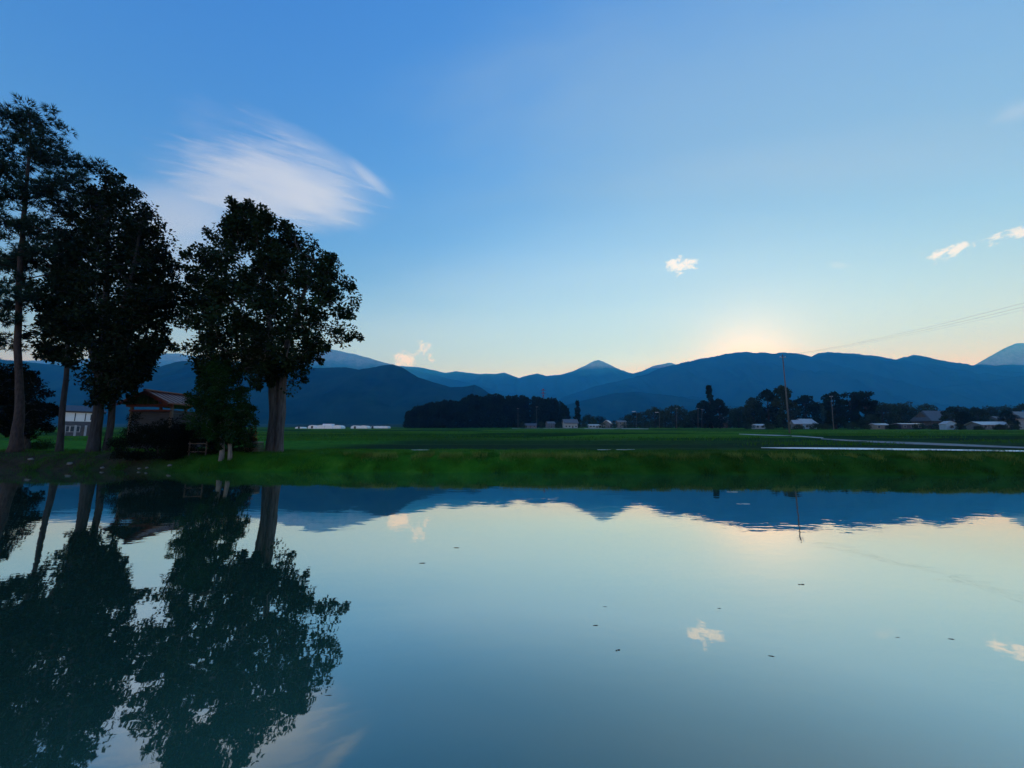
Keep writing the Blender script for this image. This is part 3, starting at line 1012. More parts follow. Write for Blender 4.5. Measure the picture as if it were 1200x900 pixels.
# ------------------------------------------------------------------ grass
def blades(X, Y, hmin, hmax, wd, lean=.35, rng=RNG):
    n = len(X)
    Z = height(X, Y)
    base = np.stack([X, Y, Z - .03], 1)
    hh = rng.uniform(hmin, hmax, n)
    th = rng.uniform(0, 2 * np.pi, n)
    s = np.stack([np.cos(th), np.sin(th), np.zeros(n)], 1) * (wd * rng.uniform(.6, 1.3, n))[:, None]
    tip = base + np.stack([rng.normal(size=n) * lean * hh, rng.normal(size=n) * lean * hh, hh], 1)
    v = np.stack([base - s, base + s, tip], 1).reshape(-1, 3)
    return v, np.arange(n * 3).reshape(n, 3)


n = 150000
X = RNG.uniform(-33, 33, n)
t = np.concatenate([RNG.uniform(.12, 2.0, n // 2), RNG.uniform(.3, 8.0, n - n // 2)])
Y = shore(X) + t
keep = ~((X < -19) & (RNG.uniform(size=n) < .55))
clump = np.array([noise.noise(Vector((x * .9, y * .9, 0))) for x, y in zip(X, Y)])
hgt = .07 + .10 * np.clip(clump + .3, 0, 1) + .12 * (RNG.uniform(size=n) ** 6)
keep &= RNG.uniform(size=n) < np.clip(.55 + clump, .15, 1)
v, f = blades(X[keep], Y[keep], .7, 1.0, .011)
# scale the heights by the local clump height
vv = v.reshape(-1, 3, 3)
vv[:, 2] = vv[:, 0] * .5 + vv[:, 1] * .5 + (vv[:, 2] - vv[:, 0] * .5 - vv[:, 1] * .5) * (hgt[keep] * 1.3)[:, None]
tag(mesh_np('grass', vv.reshape(-1, 3), f, M_GRASS), kind='stuff')

n = 26000
X = RNG.uniform(-9.5, 33, n)
Y = shore(X) + RNG.normal(1.15, .22, n)
keep = np.array([noise.noise(Vector((x * 1.3, y * .6, 7))) for x, y in zip(X, Y)]) > -.05
v, f = blades(X[keep], Y[keep], .08, .30, .010, .45)
tag(mesh_np('lit_crest_grass', v, f, mat('grass_tips', (.10, .17, .022), .7, .4, .6, col2=(.22, .28, .06), spec=.1, transl=.2)), kind='stuff')  # pale-tipped crest blades, the bank's sunlit edge put into their colour

n = 9000
X = RNG.uniform(-30, 32, n)
Y = shore(X) + RNG.normal(.12, .12, n)
keep = np.array([noise.noise(Vector((x * .8, 2.0, 11))) for x in X]) > .16
v, f = blades(X[keep], Y[keep], .12, .42, .012, .5)
tag(mesh_np('waterside_grass', v, f, M_GRASS), kind='stuff')

n = 70000
Y = 41 * (130 / 41) ** RNG.uniform(0, 1, n)
X = RNG.uniform(-1.4, 1.4, n) * Y
row = np.round(Y / .9) * .9 + RNG.normal(size=n) * .12
keep = np.array([noise.noise(Vector((x * .012, math.log(y) * 7, 3))) for x, y in zip(X, row)]) > .08
vd = CP * row + SP * (height(X, row) - CAM_H)
qx = 600 + FPX * X / vd
qy = 450 - FPX * (CP * (height(X, row) - CAM_H) - SP * row) / vd
keep &= ~((qx > 855) & (qy > np.interp(qx, [855, 960, 1230], [506, 511, 521])) & (qy < np.interp(qx, [855, 960, 1230], [511, 517, 529])))     # none on the track and road
v, f = blades(X[keep], row[keep], .25, .55, .05, .3)
tag(mesh_np('rice_plants', v, f, M_RICE), kind='stuff')

# ------------------------------------------------------------------ shrine hut
def hut():
    D = 26.0
    ap, el, er = at(174, 458, D), at(142, 472.5, D), at(201, 471.5, D)
    cx = ap.x
    g = hz(cx, D + 2)
    o = empty('shrine_hut', (cx, D, g), 'small wooden hut with a red-brown gabled roof behind the dark shrubs', 'hut')
    hw = (er.x - el.x) / 2
    mx = (er.x + el.x) / 2 - cx
    ez, az = (el.z + er.z) / 2 - g, ap.z - g
    dep = 4.6
    pw = hw - .32
    # posts
    for sx in (-1, 1):
        for yy in (.12, dep / 2, dep - .12):
            b = MB()
            b.box((mx + sx * pw, yy + .35, ez / 2 - .1), (.15, .15, ez + .2), .015)
            b.build('post', M_WOOD, o)
    # walls of horizontal boards
    w = MB()
    for yy, half in ((.50, 0), (dep + .1, 0)):
        for i in range(13):
            w.box((mx, yy, .25 + i * .2), (pw * 2 - .18, .035, .185))
    for sx in (-1, 1):
        for i in range(13):
            w.box((mx + sx * (pw - .02), dep / 2 + .35, .25 + i * .2), (.03, dep - .5, .185))
    w.build('wall', M_LATTICE, o)
    # tie beam, purlins
    t_ = MB()
    t_.box((mx, .30, ez - .16), (hw * 2 - .2, .14, .18), .01)
    t_.box((mx, .30, ez - .50), (pw * 2, .10, .12), .01)
    t_.build('tie_beam', M_REDWOOD, o)
    # gable truss
    slope = (az - ez) / hw
    for dx in (-.9, -.55, -.2, .2, .55, .9):
        hh = (az - ez) - abs(dx) * slope - .12
        if hh > .1:
            g_ = MB()
            g_.box((mx + dx, .34, ez + hh / 2 - .05), (.07, .06, hh))
            g_.build('gable_strut', M_WOOD, o)
    # roof: two ribbed slopes with thickness
    r = MB()
    th = .09
    for sx in (-1, 1):
        a, b = Vector((mx * .4, 0, az)), Vector((mx + sx * hw, 0, ez))
        pts = []
        for yy in (-.25, dep + .75):
            pts += [a + Vector((0, yy, 0)), b + Vector((0, yy, 0)), b + Vector((0, yy, -th)), a + Vector((0, yy, -th))]
        r.poly(pts, (0, 1, 5, 4), (3, 7, 6, 2), (1, 2, 6, 5), (0, 3, 2, 1), (4, 5, 6, 7))
    r.build('roof', M_ROOFRED, o)
    rb = MB()
    for sx in (-1, 1):
        a, b = Vector((mx * .4, 0, az + .012)), Vector((mx + sx * hw, 0, ez + .012))
        for i in range(14):
            yy = -.2 + i * (dep + .9) / 13
            rb.tube([a + Vector((0, yy, 0)), b + Vector((0, yy, 0))], .022, 6)
    rb.build('roof_seams', M_ROOFRED, o)
    rc = MB()
    rc.box((mx * .4, dep / 2 + .25, az + .05), (.22, dep + 1.06, .1), .02)
    rc.build('ridge_cap', M_ROOFRED, o)
    bb = MB()
    for sx in (-1, 1):
        a, b = Vector((mx * .4, -.28, az - .06)), Vector((mx + sx * hw, -.28, ez - .06))
        bb.poly([a, b, b + Vector((0, 0, -.16)), a + Vector((0, 0, -.16)), a + Vector((0, -.03, 0)), b + Vector((0, -.03, 0)), b + Vector((0, -.03, -.16)), a + Vector((0, -.03, -.16))],
                (0, 1, 2, 3), (7, 6, 5, 4), (0, 4, 5, 1), (3, 2, 6, 7), (1, 5, 6, 2))
    bb.build('bargeboard', M_REDWOOD, o)


hut()

# plank stack, bench, stones
b = spot(297, 23.0)
o = empty('plank_stack', b, 'knee-high stack of pale planks between the pale stems and the round tree trunk', 'plank stack')
for i in range(6):
    p = MB()
    p.box((random.uniform(-.03, .03), random.uniform(-.03, .03), .05 + i * .1), (.85 + random.uniform(-.06, .06), .55, .07), .008)
    q = p.build('plank', M_PALEWOOD if i == 5 else M_WOOD, o)
    if i == 5: q['label'] = 'palest topmost plank of the stack'
b = spot(230, 21.4)
o = empty('low_fence', b, 'short low wooden fence of two rails half buried in the dark rounded shrub', 'fence')
for z in (.22, .66):
    p = MB(); p.box((0, 0, z), (1.0, .05, .055), .008); p.build('rail', M_DARKWOOD, o)
for sx in (-.46, .46):
    p = MB(); p.box((sx, .055, .30), (.06, .06, .95), .008); p.build('post', M_DARKWOOD, o)


def rock(px, Y, s, label):
    b = spot(px, Y)
    me = MB()
    n1, n2 = 10, 7
    sd = random.uniform(0, 99)
    for j in range(n2 + 1):
        for i in range(n1):
            a, e = 2 * math.pi * i / n1, math.pi * (j / n2 - .5)
            d = Vector((math.cos(a) * math.cos(e), math.sin(a) * math.cos(e), math.sin(e)))
            r_ = s * (1 + .35 * noise.noise(d * 1.4 + Vector((sd, 0, 0))))
            me.v.append((d.x * r_ * 1.25, d.y * r_, d.z * r_ * .7 + s * .35))
    for j in range(n2):
        for i in range(n1):
            k_ = (i + 1) % n1
            me.f.append((j * n1 + i, j * n1 + k_, (j + 1) * n1 + k_, (j + 1) * n1 + i))
    o = me.build('rock', M_STONE, None, True)
    o.location = b
    tag(o, label, 'rock', 'stones along the water edge')


rock(163, 20.95, 0.07, 'pale stone at the water edge under the wide shrub, left of two')
rock(172, 20.95, 0.07, 'pale stone at the water edge under the wide shrub, right of two')
rock(199, 20.9, 0.09, 'larger stone at the water edge below the low fence')
rock(120, 21.15, 0.09, 'single pale stone on the bank below the dark tree pair')
rock(36, 21.6, 0.11, 'flat stone on the bare earth bank below the pine')
rock(82, 21.5, 0.12, 'mossy stone on the bank below the slim bare-stemmed tree')

# ------------------------------------------------------------------ buildings far off
def house(name, label, px, Y, w, d, wall_h, roof_h, rot=0, wall=M_WHITE, roof=M_TILE, wins=3, storeys=1, over=.5, ridge='x', hip=0.0, door=True, group=None, cat='house'):
    if Y > 100: w, d, wall_h, roof_h = w * .86, d * .86, wall_h * .84, roof_h * .84
    b = spot(px, Y)
    o = empty(name, b, label, cat, group, R(rot))
    w_ = MB()
    w_.box((0, 0, wall_h / 2 - .3), (w, d, wall_h + .6))
    if ridge == 'y':
        w_.poly([(-w / 2, -d / 2, wall_h), (w / 2, -d / 2, wall_h), (0, -d / 2, wall_h + roof_h * .93), (-w / 2, d / 2, wall_h), (w / 2, d / 2, wall_h), (0, d / 2, wall_h + roof_h * .93)], (0, 1, 2), (3, 5, 4))
    else:
        w_.poly([(-w / 2, -d / 2, wall_h), (-w / 2, d / 2, wall_h), (-w / 2, 0, wall_h + roof_h * .93), (w / 2, -d / 2, wall_h), (w / 2, d / 2, wall_h), (w / 2, 0, wall_h + roof_h * .93)], (0, 2, 1), (3, 4, 5))
    w_.build('wall', wall, o)
    r = MB()
    th = .14
    a, c = (w / 2 + over, d / 2 + over)
    if ridge == 'x':
        e = a * (1 - hip)
        for s in (-1, 1):
            r.poly([(-a, s * c, wall_h - .12), (a, s * c, wall_h - .12), (e, 0, wall_h + roof_h), (-e, 0, wall_h + roof_h), (-a, s * c, wall_h - .12 + th), (a, s * c, wall_h - .12 + th), (e, 0, wall_h + roof_h + th), (-e, 0, wall_h + roof_h + th)],
                   (0, 1, 2, 3), (7, 6, 5, 4), (0, 4, 5, 1), (1, 5, 6, 2), (3, 7, 4, 0))
        if hip:
            for s in (-1, 1):
                r.poly([(s * a, -c, wall_h - .12 + th), (s * a, c, wall_h - .12 + th), (s * e, 0, wall_h + roof_h + th)], (0, 1, 2))
    else:
        for s in (-1, 1):
            r.poly([(s * a, -c, wall_h - .12), (s * a, c, wall_h - .12), (0, c, wall_h + roof_h), (0, -c, wall_h + roof_h), (s * a, -c, wall_h - .12 + th), (s * a, c, wall_h - .12 + th), (0, c, wall_h + roof_h + th), (0, -c, wall_h + roof_h + th)],
                   (0, 1, 2, 3), (7, 6, 5, 4), (0, 4, 5, 1), (1, 5, 6, 2), (3, 7, 4, 0))
    r.build('roof', roof, o)
    for s in range(storeys):
        z0 = .9 + s * (wall_h / storeys)
        for i in range(wins):
            x = -w / 2 + (i + .5) * w / wins
            if s == 0 and door and i == wins // 2:
                q = MB(); q.box((x, -d / 2 - .02, 1.0), (1.0, .08, 2.0), .01); q.build('door', M_BROWNWALL, o)
                continue
            fr = MB()
            for dx, dz, sx, sz in ((0, .62, 1.5, .1), (0, -.62, 1.5, .1), (-.7, 0, .1, 1.14), (.7, 0, .1, 1.14)):
                fr.box((x + dx, -d / 2 - .03, z0 + .6 + dz), (sx, .1, sz))
            fr_o = fr.build('window', M_STEEL, o)
            g = MB(); g.box((x, -d / 2 - .01, z0 + .6), (1.3, .05, 1.14)); g.build('pane', M_GLASS, fr_o)
    return o


_h = house('house', 'two-storey house with a bright white upper floor seen between the dark trunks', 93, 86, 6.0, 4.5, 5.3, 1.2, 47, M_DARKTILE, M_DARKTILE, 4, 1, .6, 'x', .3)
_q = MB(); _q.box((.1, -2.28, 4.05), (5.2, .10, 1.9)); _q.build('upper_wall', mat('bright_render', (.85, .86, .84), .6, .05, 1.0), _h)
for _x in (-1.0, .5, 1.7):
    _q = MB(); _q.box((_x, -2.35, 4.05), (.9 if _x > 1 else .14, .06, 1.2 if _x > 1 else 1.75)); _q.build('window' if _x > 1 else 'trim', M_GLASS, _h)
for _x in (-2.2, -.7, .8, 2.2):
    _q = MB(); _q.box((_x, -2.33, 1.0), (.35, .12, 2.6)); _q.build('pillar', M_WHITE, _h)
house('farmhouse', 'grey-roofed farmhouse with a white front at the right end of the cedar wood', 668, 330, 13, 8, 4.8, 4.2, 8, M_WHITE, M_TILE, 4, 1, .9)
house('house', 'low dark-roofed house against the right end of the cedar wood', 622, 330, 11, 7, 2.6, 2.2, -6, M_GREYWALL, M_DARKTILE, 3)
house('house', 'grey two-storey house tucked between the cedar wood and the grey-roofed farmhouse', 645, 355, 8, 7, 4.6, 2.2, 15, M_GREYWALL, M_TILE, 3, 2)
house('warehouse', 'long low white warehouse right of the grey-roofed farmhouse', 697, 330, 12, 7, 2.6, 1.2, 0, M_WHITE, M_METALROOF, 4, cat='warehouse')
house('house', 'house with a bright pale sloping roof right of the low white warehouse', 712, 325, 8, 8, 4.4, 3.2, -30, M_GREYWALL, M_METALROOF, 2, 1, .6, 'y')
house('house', 'narrow cream-fronted house next to the bright pale sloping roof', 728, 320, 8, 7, 5.6, 1.6, 5, M_CREAM, M_TILE, 2, 2)
house('barn', 'long barn with a pale ridge behind the pointed tree right of the lamp poles', 840, 330, 18, 8, 5.6, 5.0, 0, M_BROWNWALL, M_DARKTILE, 3, cat='barn')
house('shed', 'small white shed in front of the tall round trees, left of the tall pole', 889, 230, 7.0, 4, 2.6, .9, 0, M_WHITE, M_METALROOF, 2, 1, .25, door=False, cat='shed')
house('house', 'house with pale blue-grey gabled roofs right of the tall pole', 944, 235, 10, 8, 3.6, 3.6, 12, M_BLUEWALL, M_METALROOF, 3, 1, .8)
house('house', 'small side wing with a pale roof joined to the blue-grey gabled house', 934, 228, 5, 5, 3.6, 2.6, -12, M_GREYWALL, M_METALROOF, 2, 1, .5)
house('shed', 'beige shed with a grey-blue half at the foot of the dark square-topped trees', 1030, 205, 8.2, 5, 3.0, .9, 0, M_CREAM, M_METALROOF, 2, 1, .25, cat='shed')
house('carport', 'dark low carport with a thin pale roof edge right of the beige shed', 1064, 215, 14, 6, 3.4, .5, 0, M_DARKPAINT, M_METALROOF, 3, 1, .5, cat='carport', door=False)
house('farmhouse', 'large farmhouse with a broad dark grey hipped roof behind the dark carport', 1096, 250, 22, 13, 5.5, 8.0, 6, M_BROWNWALL, M_DARKTILE, 5, 1, 1.2, 'x', .3)
house('shed', 'bright pale-blue shed beside the dark shrubs right of the big hipped roof', 1112, 185, 5.6, 4, 3.2, 1.6, -8, M_BLUEWALL, M_WHITE, 1, 1, .2, 'y', cat='shed', door=False)
house('house', 'single-storey house with a wide bright white roof right of the pale-blue shed', 1158, 185, 14, 8, 2.7, 1.8, -4, M_GREYWALL, M_METALROOF, 4, 1, .8)
house('house', 'large two-storey house with a pale tiled roof at the right edge', 1200, 200, 18, 10, 6.4, 4.4, 10, M_WHITE, M_TILE, 5, 2, 1.0, 'x', .2)
house('house', 'grey house with a low roof between the white-roofed house and the right-edge house', 1174, 235, 10, 8, 6.0, 3.0, 0, M_GREYWALL, M_TILE, 3, 2, .8)


def greenhouse(label, px, Y, w, d, h, bays=1, hump=False):
    b = spot(px, Y)
    o = empty('greenhouse', b, label, 'greenhouse', 'white greenhouses on the far field edge')
    s = MB()
    bw = w / bays
    for k_ in range(bays):
        cx = -w / 2 + bw * (k_ + .5)
        for yy in (-d / 2, d / 2):
            pts = [(cx + bw / 2 * math.cos(math.pi * i / 10) * .985, yy, h * .45 + h * .55 * math.sin(math.pi * i / 10)) for i in range(11)]
            pts = [(cx + bw / 2 * .985, yy, -.3)] + pts + [(cx - bw / 2 * .985, yy, -.3)]
            s.poly(pts, tuple(range(len(pts))))
        n_ = 13
        bse = len(s.v) - 2 * n_
        for i in range(n_ - 1):
            s.f.append((bse + i, bse + i + 1, bse + n_ + i + 1, bse + n_ + i))
    s.build('film_cover', M_FILM, o)
    hp = MB()
    for k_ in range(bays + 1):
        x = -w / 2 + bw * k_
        hp.box((x, -d / 2 - .04, h * .25), (.10, .06, h * .5 + .3))
    hp.build('hoop_post', M_STEEL, o)
    dr = MB(); dr.box((-w / 2 + bw * .5, -d / 2 - .03, .95), (1.6, .05, 1.9)); dr.build('door', M_GLASS, o)
    if hump:
        q = MB(); q.box((w * .05, 0, h + .3), (w * .3, d * .6, 1.5), .4); q.build('vent_housing', M_FILM, o)


greenhouse('widest white greenhouse with a raised middle, just right of the round tree', 383, 300, 25, 8, 2.5, 4, True)
greenhouse('white rounded greenhouse right of the widest one', 423, 310, 13, 8, 2.5, 2)
greenhouse('row of four small white tunnels left of the cedar wood', 446, 320, 14, 8, 2.0, 4)
greenhouse('tiny white tunnel at the trunk of the round tree', 353, 310, 6, 7, 1.5, 1)

# red and white mast above the cedar wood
b = spot(637, 520)
o = empty('antenna_mast', b, 'slim antenna mast with red bands and crossbars rising above the cedar wood', 'mast')
top = at(637, 456, 520).z - b.z
mm = MB()
for sx, sy in ((-1, -1), (1, -1), (1, 1), (-1, 1)):
    mm.tube([(sx * 1.5, sy * 1.5, -.5), (sx * .45, sy * .45, top)], [.16, .10], 6)
for i in range(16):
    z0, z1 = top * i / 16, top * (i + 1) / 16
    r0, r1 = 1.5 - 1.05 * i / 16, 1.5 - 1.05 * (i + 1) / 16
    for a in ((-1, -1, 1, -1), (1, -1, 1, 1), (1, 1, -1, 1), (-1, 1, -1, -1)):
        mm.tube([(a[0] * r0, a[1] * r0, z0), (a[2] * r1, a[3] * r1, z1)], .06, 4)
mm.build('lattice', M_DARKPAINT, o)
for z in (.95, .87):
    q = MB(); q.box((0, 0, top * z + 1.0), (7.0, .5, .7), .1); q.build('crossbar', M_DARKPAINT, o)
for z in (.99, .90, .82):
    q = MB(); q.box((0, 0, top * z), (1.9, 1.9, 1.6), .2); q.build('red_band', M_REDPAINT, o)


# utility poles
def pole(label, px, Y, py_top, lean_px=0, rad=.16, arm=True, lamp=False, group='utility poles on the plain', white=False):
    b = spot(px, Y)
    o = empty('utility_pole', b, label, 'pole', group)
    tp = at(px + lean_px, py_top, Y) - b
    q = MB(); q.tube([(0, 0, -.3), Vector(tp) * .5, tp], [rad, rad * .8, rad * .55], 10); q.build('shaft', M_CONCRETE, o, True)
    if arm:
        q = MB(); q.box((tp.x * .97, 0, tp.z * .965), (1.5, .1, .12)); q.build('crossarm', M_STEEL, o)
        for dx in (-.6, 0, .6):
            q = MB(); q.tube([(tp.x * .97 + dx, 0, tp.z * .965 + .06), (tp.x * .97 + dx, 0, tp.z * .965 + .3)], [.06, .04], 8); q.build('insulator', M_WHITEPAINT, o)
    if lamp:
        q = MB(); q.box((-1.4, 0, tp.z - .1), (2.4, .35, .25), .05); q.build('lamp_head', M_WHITEPAINT, o)
    return o, b + tp


tall, ttop = pole('tallest leaning utility pole in the middle of the field, rising to the ridge', 925.5, 92, 415.5, -8.5, .19)
pole('grey pole at the left edge of the dark square-topped trees', 977, 170, 463.5, -3, .17)
pole('faint pole before the cedar wood, nearest the low dark-roofed house', 629, 300, 476, 0, .14)
pole('faint pole in the middle of the cedar wood front', 607, 300, 478, 0, .14)
pole('thin pole with a small head left of the pole with the bright lamp', 746, 280, 482, 0, .13, False, True)
pole('short pole carrying a bright horizontal lamp', 773, 270, 483, 0, .15, False, True)
pole('plain pole right of the bright lamp pole, before the green trees', 793, 270, 478, 0, .16)
pole('left pole of two close together before the pointed tree', 818, 270, 478, 0, .15)
pole('right pole of two close together before the pointed tree', 822.5, 285, 479, 0, .12)

# power lines from the tall pole to a pole beyond the frame
for i, (dx, dz, lab) in enumerate(((-.6, -.25, 'lowest of the thin power lines running up to the right from the tall pole'),
                                   (0, -.25, 'middle power line running up to the right from the tall pole'),
                                   (.6, .10, 'highest of the power lines running up to the right from the tall pole'))):
    a = Vector((ttop.x + dx, ttop.y, ttop.z - .35 + dz * (i != 1)))
    e = at(1200, (358, 354.5, 350)[i], 47)
    pts = []
    for q in range(41):
        t_ = q / 40 * 1.25
        p = a.lerp(e, t_)
        p.z -= .9 * math.sin(math.pi * min(t_ / 1.25, 1)) - .0
        pts.append(p)
    q = MB()
    q.tube(pts, .009 if i else .006, 6)
    tag(q.build('power_line', M_CABLE), lab, 'power line', 'power lines from the tall pole')

# ------------------------------------------------------------------ far trees
def far_tree(name, label, px, Y, w_px, top_py, shape='round', leafm=M_FARLEAF, group='trees among the far houses', base=.12, n=60, seed=0):
    b = spot(px, Y)
    o = empty(name, b, label, 'tree', group)
    H = at(px, top_py, Y).z - b.z
    wr = w_px / FPX * Y * .5
    pts, rads = [], []
    for i in range(n):
        t_ = random.random()
        if shape == 'cone': r_ = wr * (1 - t_) ** .85 + .15
        elif shape == 'square': r_ = wr * (.92 if t_ < .8 else .92 - (t_ - .8) * 1.6)
        else: r_ = wr * math.sin(math.pi * min(1, (t_ * .86 + .14))) ** .6
        a, rr = random.uniform(0, 2 * math.pi), random.uniform(.45, .95)
        k_ = 1 + .3 * noise.noise(Vector((math.cos(a) * 1.5, math.sin(a) * 1.5, t_ * 3 + seed)))
        pts.append((math.cos(a) * r_ * rr * k_, math.sin(a) * r_ * rr * k_, H * (base + (1 - base) * t_ * .97)))
        rads.append((.20 if shape != 'cone' else .13) * wr * random.uniform(.6, 1.2) + .25)
    tb = MB()
    tb.tube([(0, 0, -.4), (.1, 0, H * .4), (0, 0, H * .8)], [.035 * H, .022 * H, .006 * H], 7)
    for i in range(0, n, 4):
        q = Vector(pts[i])
        tb.tube([(0, 0, max(.15 * H, q.z * .7)), q], [.010 * H, .003 * H], 4, False)
    tb.build('trunk', M_BARK, o, True)
    L = max(.28, .05 * H)
    v, f = leaf_cloud(np.array(pts), np.array(rads), 60, L, L * .42, .8)
    mesh_np('crown', v, f, leafm, o)
    return o


FT = [('cypress_tree', 'lone slim cypress standing right of the cedar wood', 677, 350, 10, 469, 'cone', M_CEDAR),
      ('dark_tree', 'low round tree between the warehouse and the cream-fronted house', 690, 360, 20, 486, 'round', M_FARLEAF),
      ('leafy_tree', 'low green tree right of the cream-fronted house', 744, 350, 26, 484, 'round', M_FARLEAF),
      ('leafy_tree', 'wide green tree behind the bright lamp pole', 768, 345, 34, 479, 'round', M_FARLEAF),
      ('leafy_tree', 'wide green tree behind the plain pole', 792, 330, 34, 475, 'round', M_FARLEAF),
      ('leafy_tree', 'low tree left of the two close poles', 812, 345, 22, 482, 'round', M_FARLEAF),
      ('pointed_tree', 'dark tree with a tall pointed tip above a wide base', 834, 300, 13, 452, 'cone', M_CEDAR),
      ('leafy_tree', 'round dark tree at the foot of the pointed tree, left side', 826, 292, 22, 470, 'round', M_CEDAR),
      ('leafy_tree', 'round dark tree at the foot of the pointed tree, right side', 844, 292, 22, 468, 'round', M_CEDAR),
      ('leafy_tree', 'low green tree between the pointed tree and the tall round trees', 866, 320, 28, 480, 'round', M_FARLEAF),
      ('dark_tree', 'leftmost of the dark tall round trees behind the tall pole', 884, 285, 22, 467, 'round', M_FARLEAF),
      ('dark_tree', 'broad dark tree behind the small white shed, one of the tall round trees', 902, 270, 30, 458, 'round', M_CEDAR),
      ('dark_tree', 'tallest dark tree directly behind the tall pole', 920, 262, 26, 453, 'round', M_FARLEAF),
      ('dark_tree', 'rounded brownish-dark tree right of the tall pole, above the blue-grey gabled house', 946, 270, 32, 464, 'round', M_CEDAR),
      ('dark_tree', 'dark tree at the left end of the square-topped row', 980, 225, 22, 459, 'square', M_CEDAR),
      ('dark_tree', 'dark tree in the middle of the square-topped row', 999, 222, 24, 460, 'square', M_CEDAR),
      ('dark_tree', 'dark tree at the right end of the square-topped row', 1017, 225, 22, 458, 'square', M_CEDAR),
      ('leafy_tree', 'green tree above the beige shed', 1036, 235, 32, 473, 'round', M_FARLEAF),
      ('leafy_tree', 'green tree left of the broad hipped roof', 1058, 262, 34, 474, 'round', M_FARLEAF),
      ('leafy_tree', 'low light-green bush beside the square-topped row foot', 1022, 210, 20, 486, 'round', M_FARLEAF),
      ('dark_tree', 'dark tree covering the right half of the broad hipped roof', 1118, 220, 20, 477, 'round', M_FARLEAF),
      ('dark_tree', 'dark shrub-like tree between the pale-blue shed and the white roof', 1132, 200, 18, 483, 'round', M_CEDAR),
      ('leafy_tree', 'low green tree behind the white-roofed house', 1148, 230, 24, 479, 'round', M_FARLEAF),
      ('dark_tree', 'dark tree before the right-edge house', 1183, 188, 18, 482, 'round', M_CEDAR),
      ('dark_tree', 'dark clump right of the cypress behind the white warehouse', 702, 375, 22, 488, 'round', M_CEDAR)]
for i, (nm, lab, px, Y, wp, tp, sh, lm) in enumerate(FT):
    far_tree(nm, lab, px, Y, wp, tp, sh, lm, seed=i * 1.7, n=70 if wp > 15 else 45, base=.06)

for i, (px, Y, wp, tp) in enumerate(((738, 375, 26, 487), (756, 372, 30, 483), (780, 368, 32, 481), (803, 372, 30, 480), (818, 368, 26, 481), (856, 362, 28, 478), (872, 350, 26, 477), (960, 330, 28, 472), (972, 325, 26, 474),
                                     (1044, 310, 34, 474), (1068, 312, 34, 472), (1088, 305, 34, 474), (1128, 300, 30, 477), (1146, 296, 30, 478), (1162, 300, 30, 477), (1180, 296, 34, 476), (1204, 290, 34, 474))):
    far_tree('leafy_tree', 'low tree in the dark belt of trees standing behind the far houses', px, Y, wp, tp, 'round', M_FARLEAF, 'tree belt behind the far houses', .03, 60, i * 2.3)

for i, (px, Y, wp, tp) in enumerate(((613, 315, 10, 495), (634, 318, 12, 494), (655, 312, 11, 495), (682, 312, 13, 494), (706, 305, 12, 495), (720, 308, 10, 493), (735, 305, 16, 494), (760, 300, 18, 495), (878, 226, 12, 497), (902, 222, 16, 497),
                                     (936, 212, 12, 498), (954, 215, 13, 496), (966, 210, 16, 497), (1000, 206, 20, 496), (1016, 196, 12, 498), (1046, 200, 12, 498), (1078, 200, 13, 496), (1098, 190, 14, 497), (1124, 180, 12, 497), (1147, 172, 10, 500), (1172, 174, 12, 498), (1186, 176, 16, 495))):
    far_tree('bush', 'low dark bush growing close in front of the far houses', px, Y, wp, tp, 'round', M_FARLEAF, 'bushes in front of the far houses', .02, 36, i * 3.1)

# cedar wood: one far mass of many conifers
vs, fs, base_i = [], [], 0
ctop = [(474, 485), (481, 479), (490, 475.5), (500, 473), (515, 471), (535, 468), (553, 464), (570, 463), (600, 464), (635, 464.5), (645, 467), (658, 471), (668, 478)]
cpts, crad = [], []
for i in range(420):
    px = random.uniform(476, 666)
    Y = random.choice((385, 395, 410, 430, 455)) + random.uniform(-6, 6)
    b = spot(px, Y)
    tp = np.interp(px, [c[0] for c in ctop], [c[1] for c in ctop]) + abs(random.gauss(0, 1.4)) + 3.6 * noise.noise(Vector((px * .07, 3, 0))) + 2.0 * noise.noise(Vector((px * .31, 8, 0))) - (1.2 if random.random() < .12 else 0)
    H = at(px, tp, Y).z - b.z
    for q in range(22):
        t_ = random.random() ** .8
        r_ = (1 - t_) ** .7 * 3.0 + .25
        a = random.uniform(0, 6.283)
        cpts.append((b.x + math.cos(a) * r_ * .7, b.y + math.sin(a) * r_ * .7, b.z + H * t_))
        crad.append(.35 + (1 - t_) * 1.1)
v, f = leaf_cloud(np.array(cpts), np.array(crad), 16, 1.5, .55, .7)
tag(mesh_np('cedar_wood', v, f, M_CEDAR), kind='stuff')

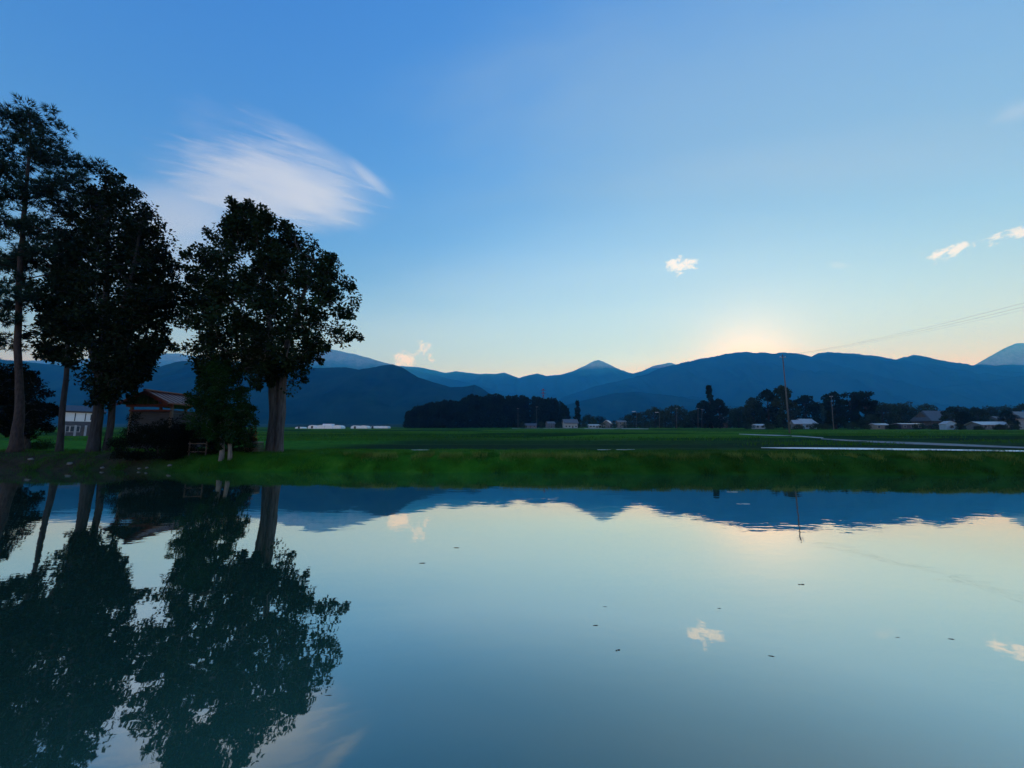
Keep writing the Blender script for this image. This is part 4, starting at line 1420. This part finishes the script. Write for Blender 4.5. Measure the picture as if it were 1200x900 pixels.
# ------------------------------------------------------------------ floating debris
def floating(px, py, L, label, m=M_TWIG, rz=0.0, w=.006, leaf=False):
    d = ray(px, py)
    k_ = -CAM_H / d.z
    p = Vector((d.x * k_, d.y * k_, -.001))
    q = MB()
    if leaf:
        n_ = 10
        pts = [(math.cos(2 * math.pi * i / n_) * L / 2, math.sin(2 * math.pi * i / n_) * L * .28, .003 + .003 * math.cos(4 * math.pi * i / n_)) for i in range(n_)]
        q.poly(pts + [(x, y, z - .006) for x, y, z in pts], tuple(range(n_)), tuple(range(2 * n_ - 1, n_ - 1, -1)), *[(i, i + n_, (i + 1) % n_ + n_, (i + 1) % n_) for i in range(n_)])
    else:
        L *= .32
        w *= .55
        q.tube([(-L / 2, 0, 0), (-L * .15, .03 * L, .001), (L * .2, -.02 * L, .001), (L / 2, .04 * L, 0)], [w * .6, w, w, w * .4], 6)
        q.tube([(L * .05, 0, .001), (L * .22, .12 * L, .004)], [w * .6, w * .3], 5)
    o = q.build('floating_leaf' if leaf else 'floating_twig', m, None)
    o.location = p
    o.rotation_euler = (0, 0, rz)
    tag(o, label, 'leaf' if leaf else 'twig', 'debris floating on the pond')


floating(495, 660, .28, 'dark twig floating below the reflected sunlit cloud', rz=.05, w=.012)
floating(535, 642, .30, 'dark twig floating right of the reflected sunlit cloud, farther out', rz=-.04, w=.012)
floating(698, 733, .16, 'short dark twig floating left of the reflected small white cloud', rz=.1, w=.008)
floating(709, 711, .16, 'faint twig just beyond the short dark twig left of the reflected cloud', rz=0, w=.004)
floating(724, 762, .04, 'tiny dark round leaf floating lowest in the middle of the pond', leaf=True, rz=.3)
floating(843, 713, .12, 'thin twig floating just above the reflected small white cloud', rz=-.02, w=.006)
floating(904, 769, .15, 'forked twig floating right of the reflected small white cloud', rz=-.3, w=.007)
floating(939, 685, .07, 'tiny dark leaf floating below the reflected tall pole', leaf=True)
floating(1052, 747, .13, 'faint twig floating left of the reflected pair of clouds', rz=-.1, w=.004)
floating(1115, 749, .16, 'dark twig floating nearest the reflected pair of clouds', rz=-.2, w=.007)
floating(385, 815, .16, 'thin twig floating at the right rim of the reflected round tree', rz=.05, w=.004)
floating(871, 590.5, .35, 'pale leaf floating farthest out in front of the reflected ridge', M_DRYLEAF, leaf=True)
floating(858, 576.5, .35, 'pale leaf floating near the far bank beyond the other pale leaf', M_DRYLEAF, leaf=True)
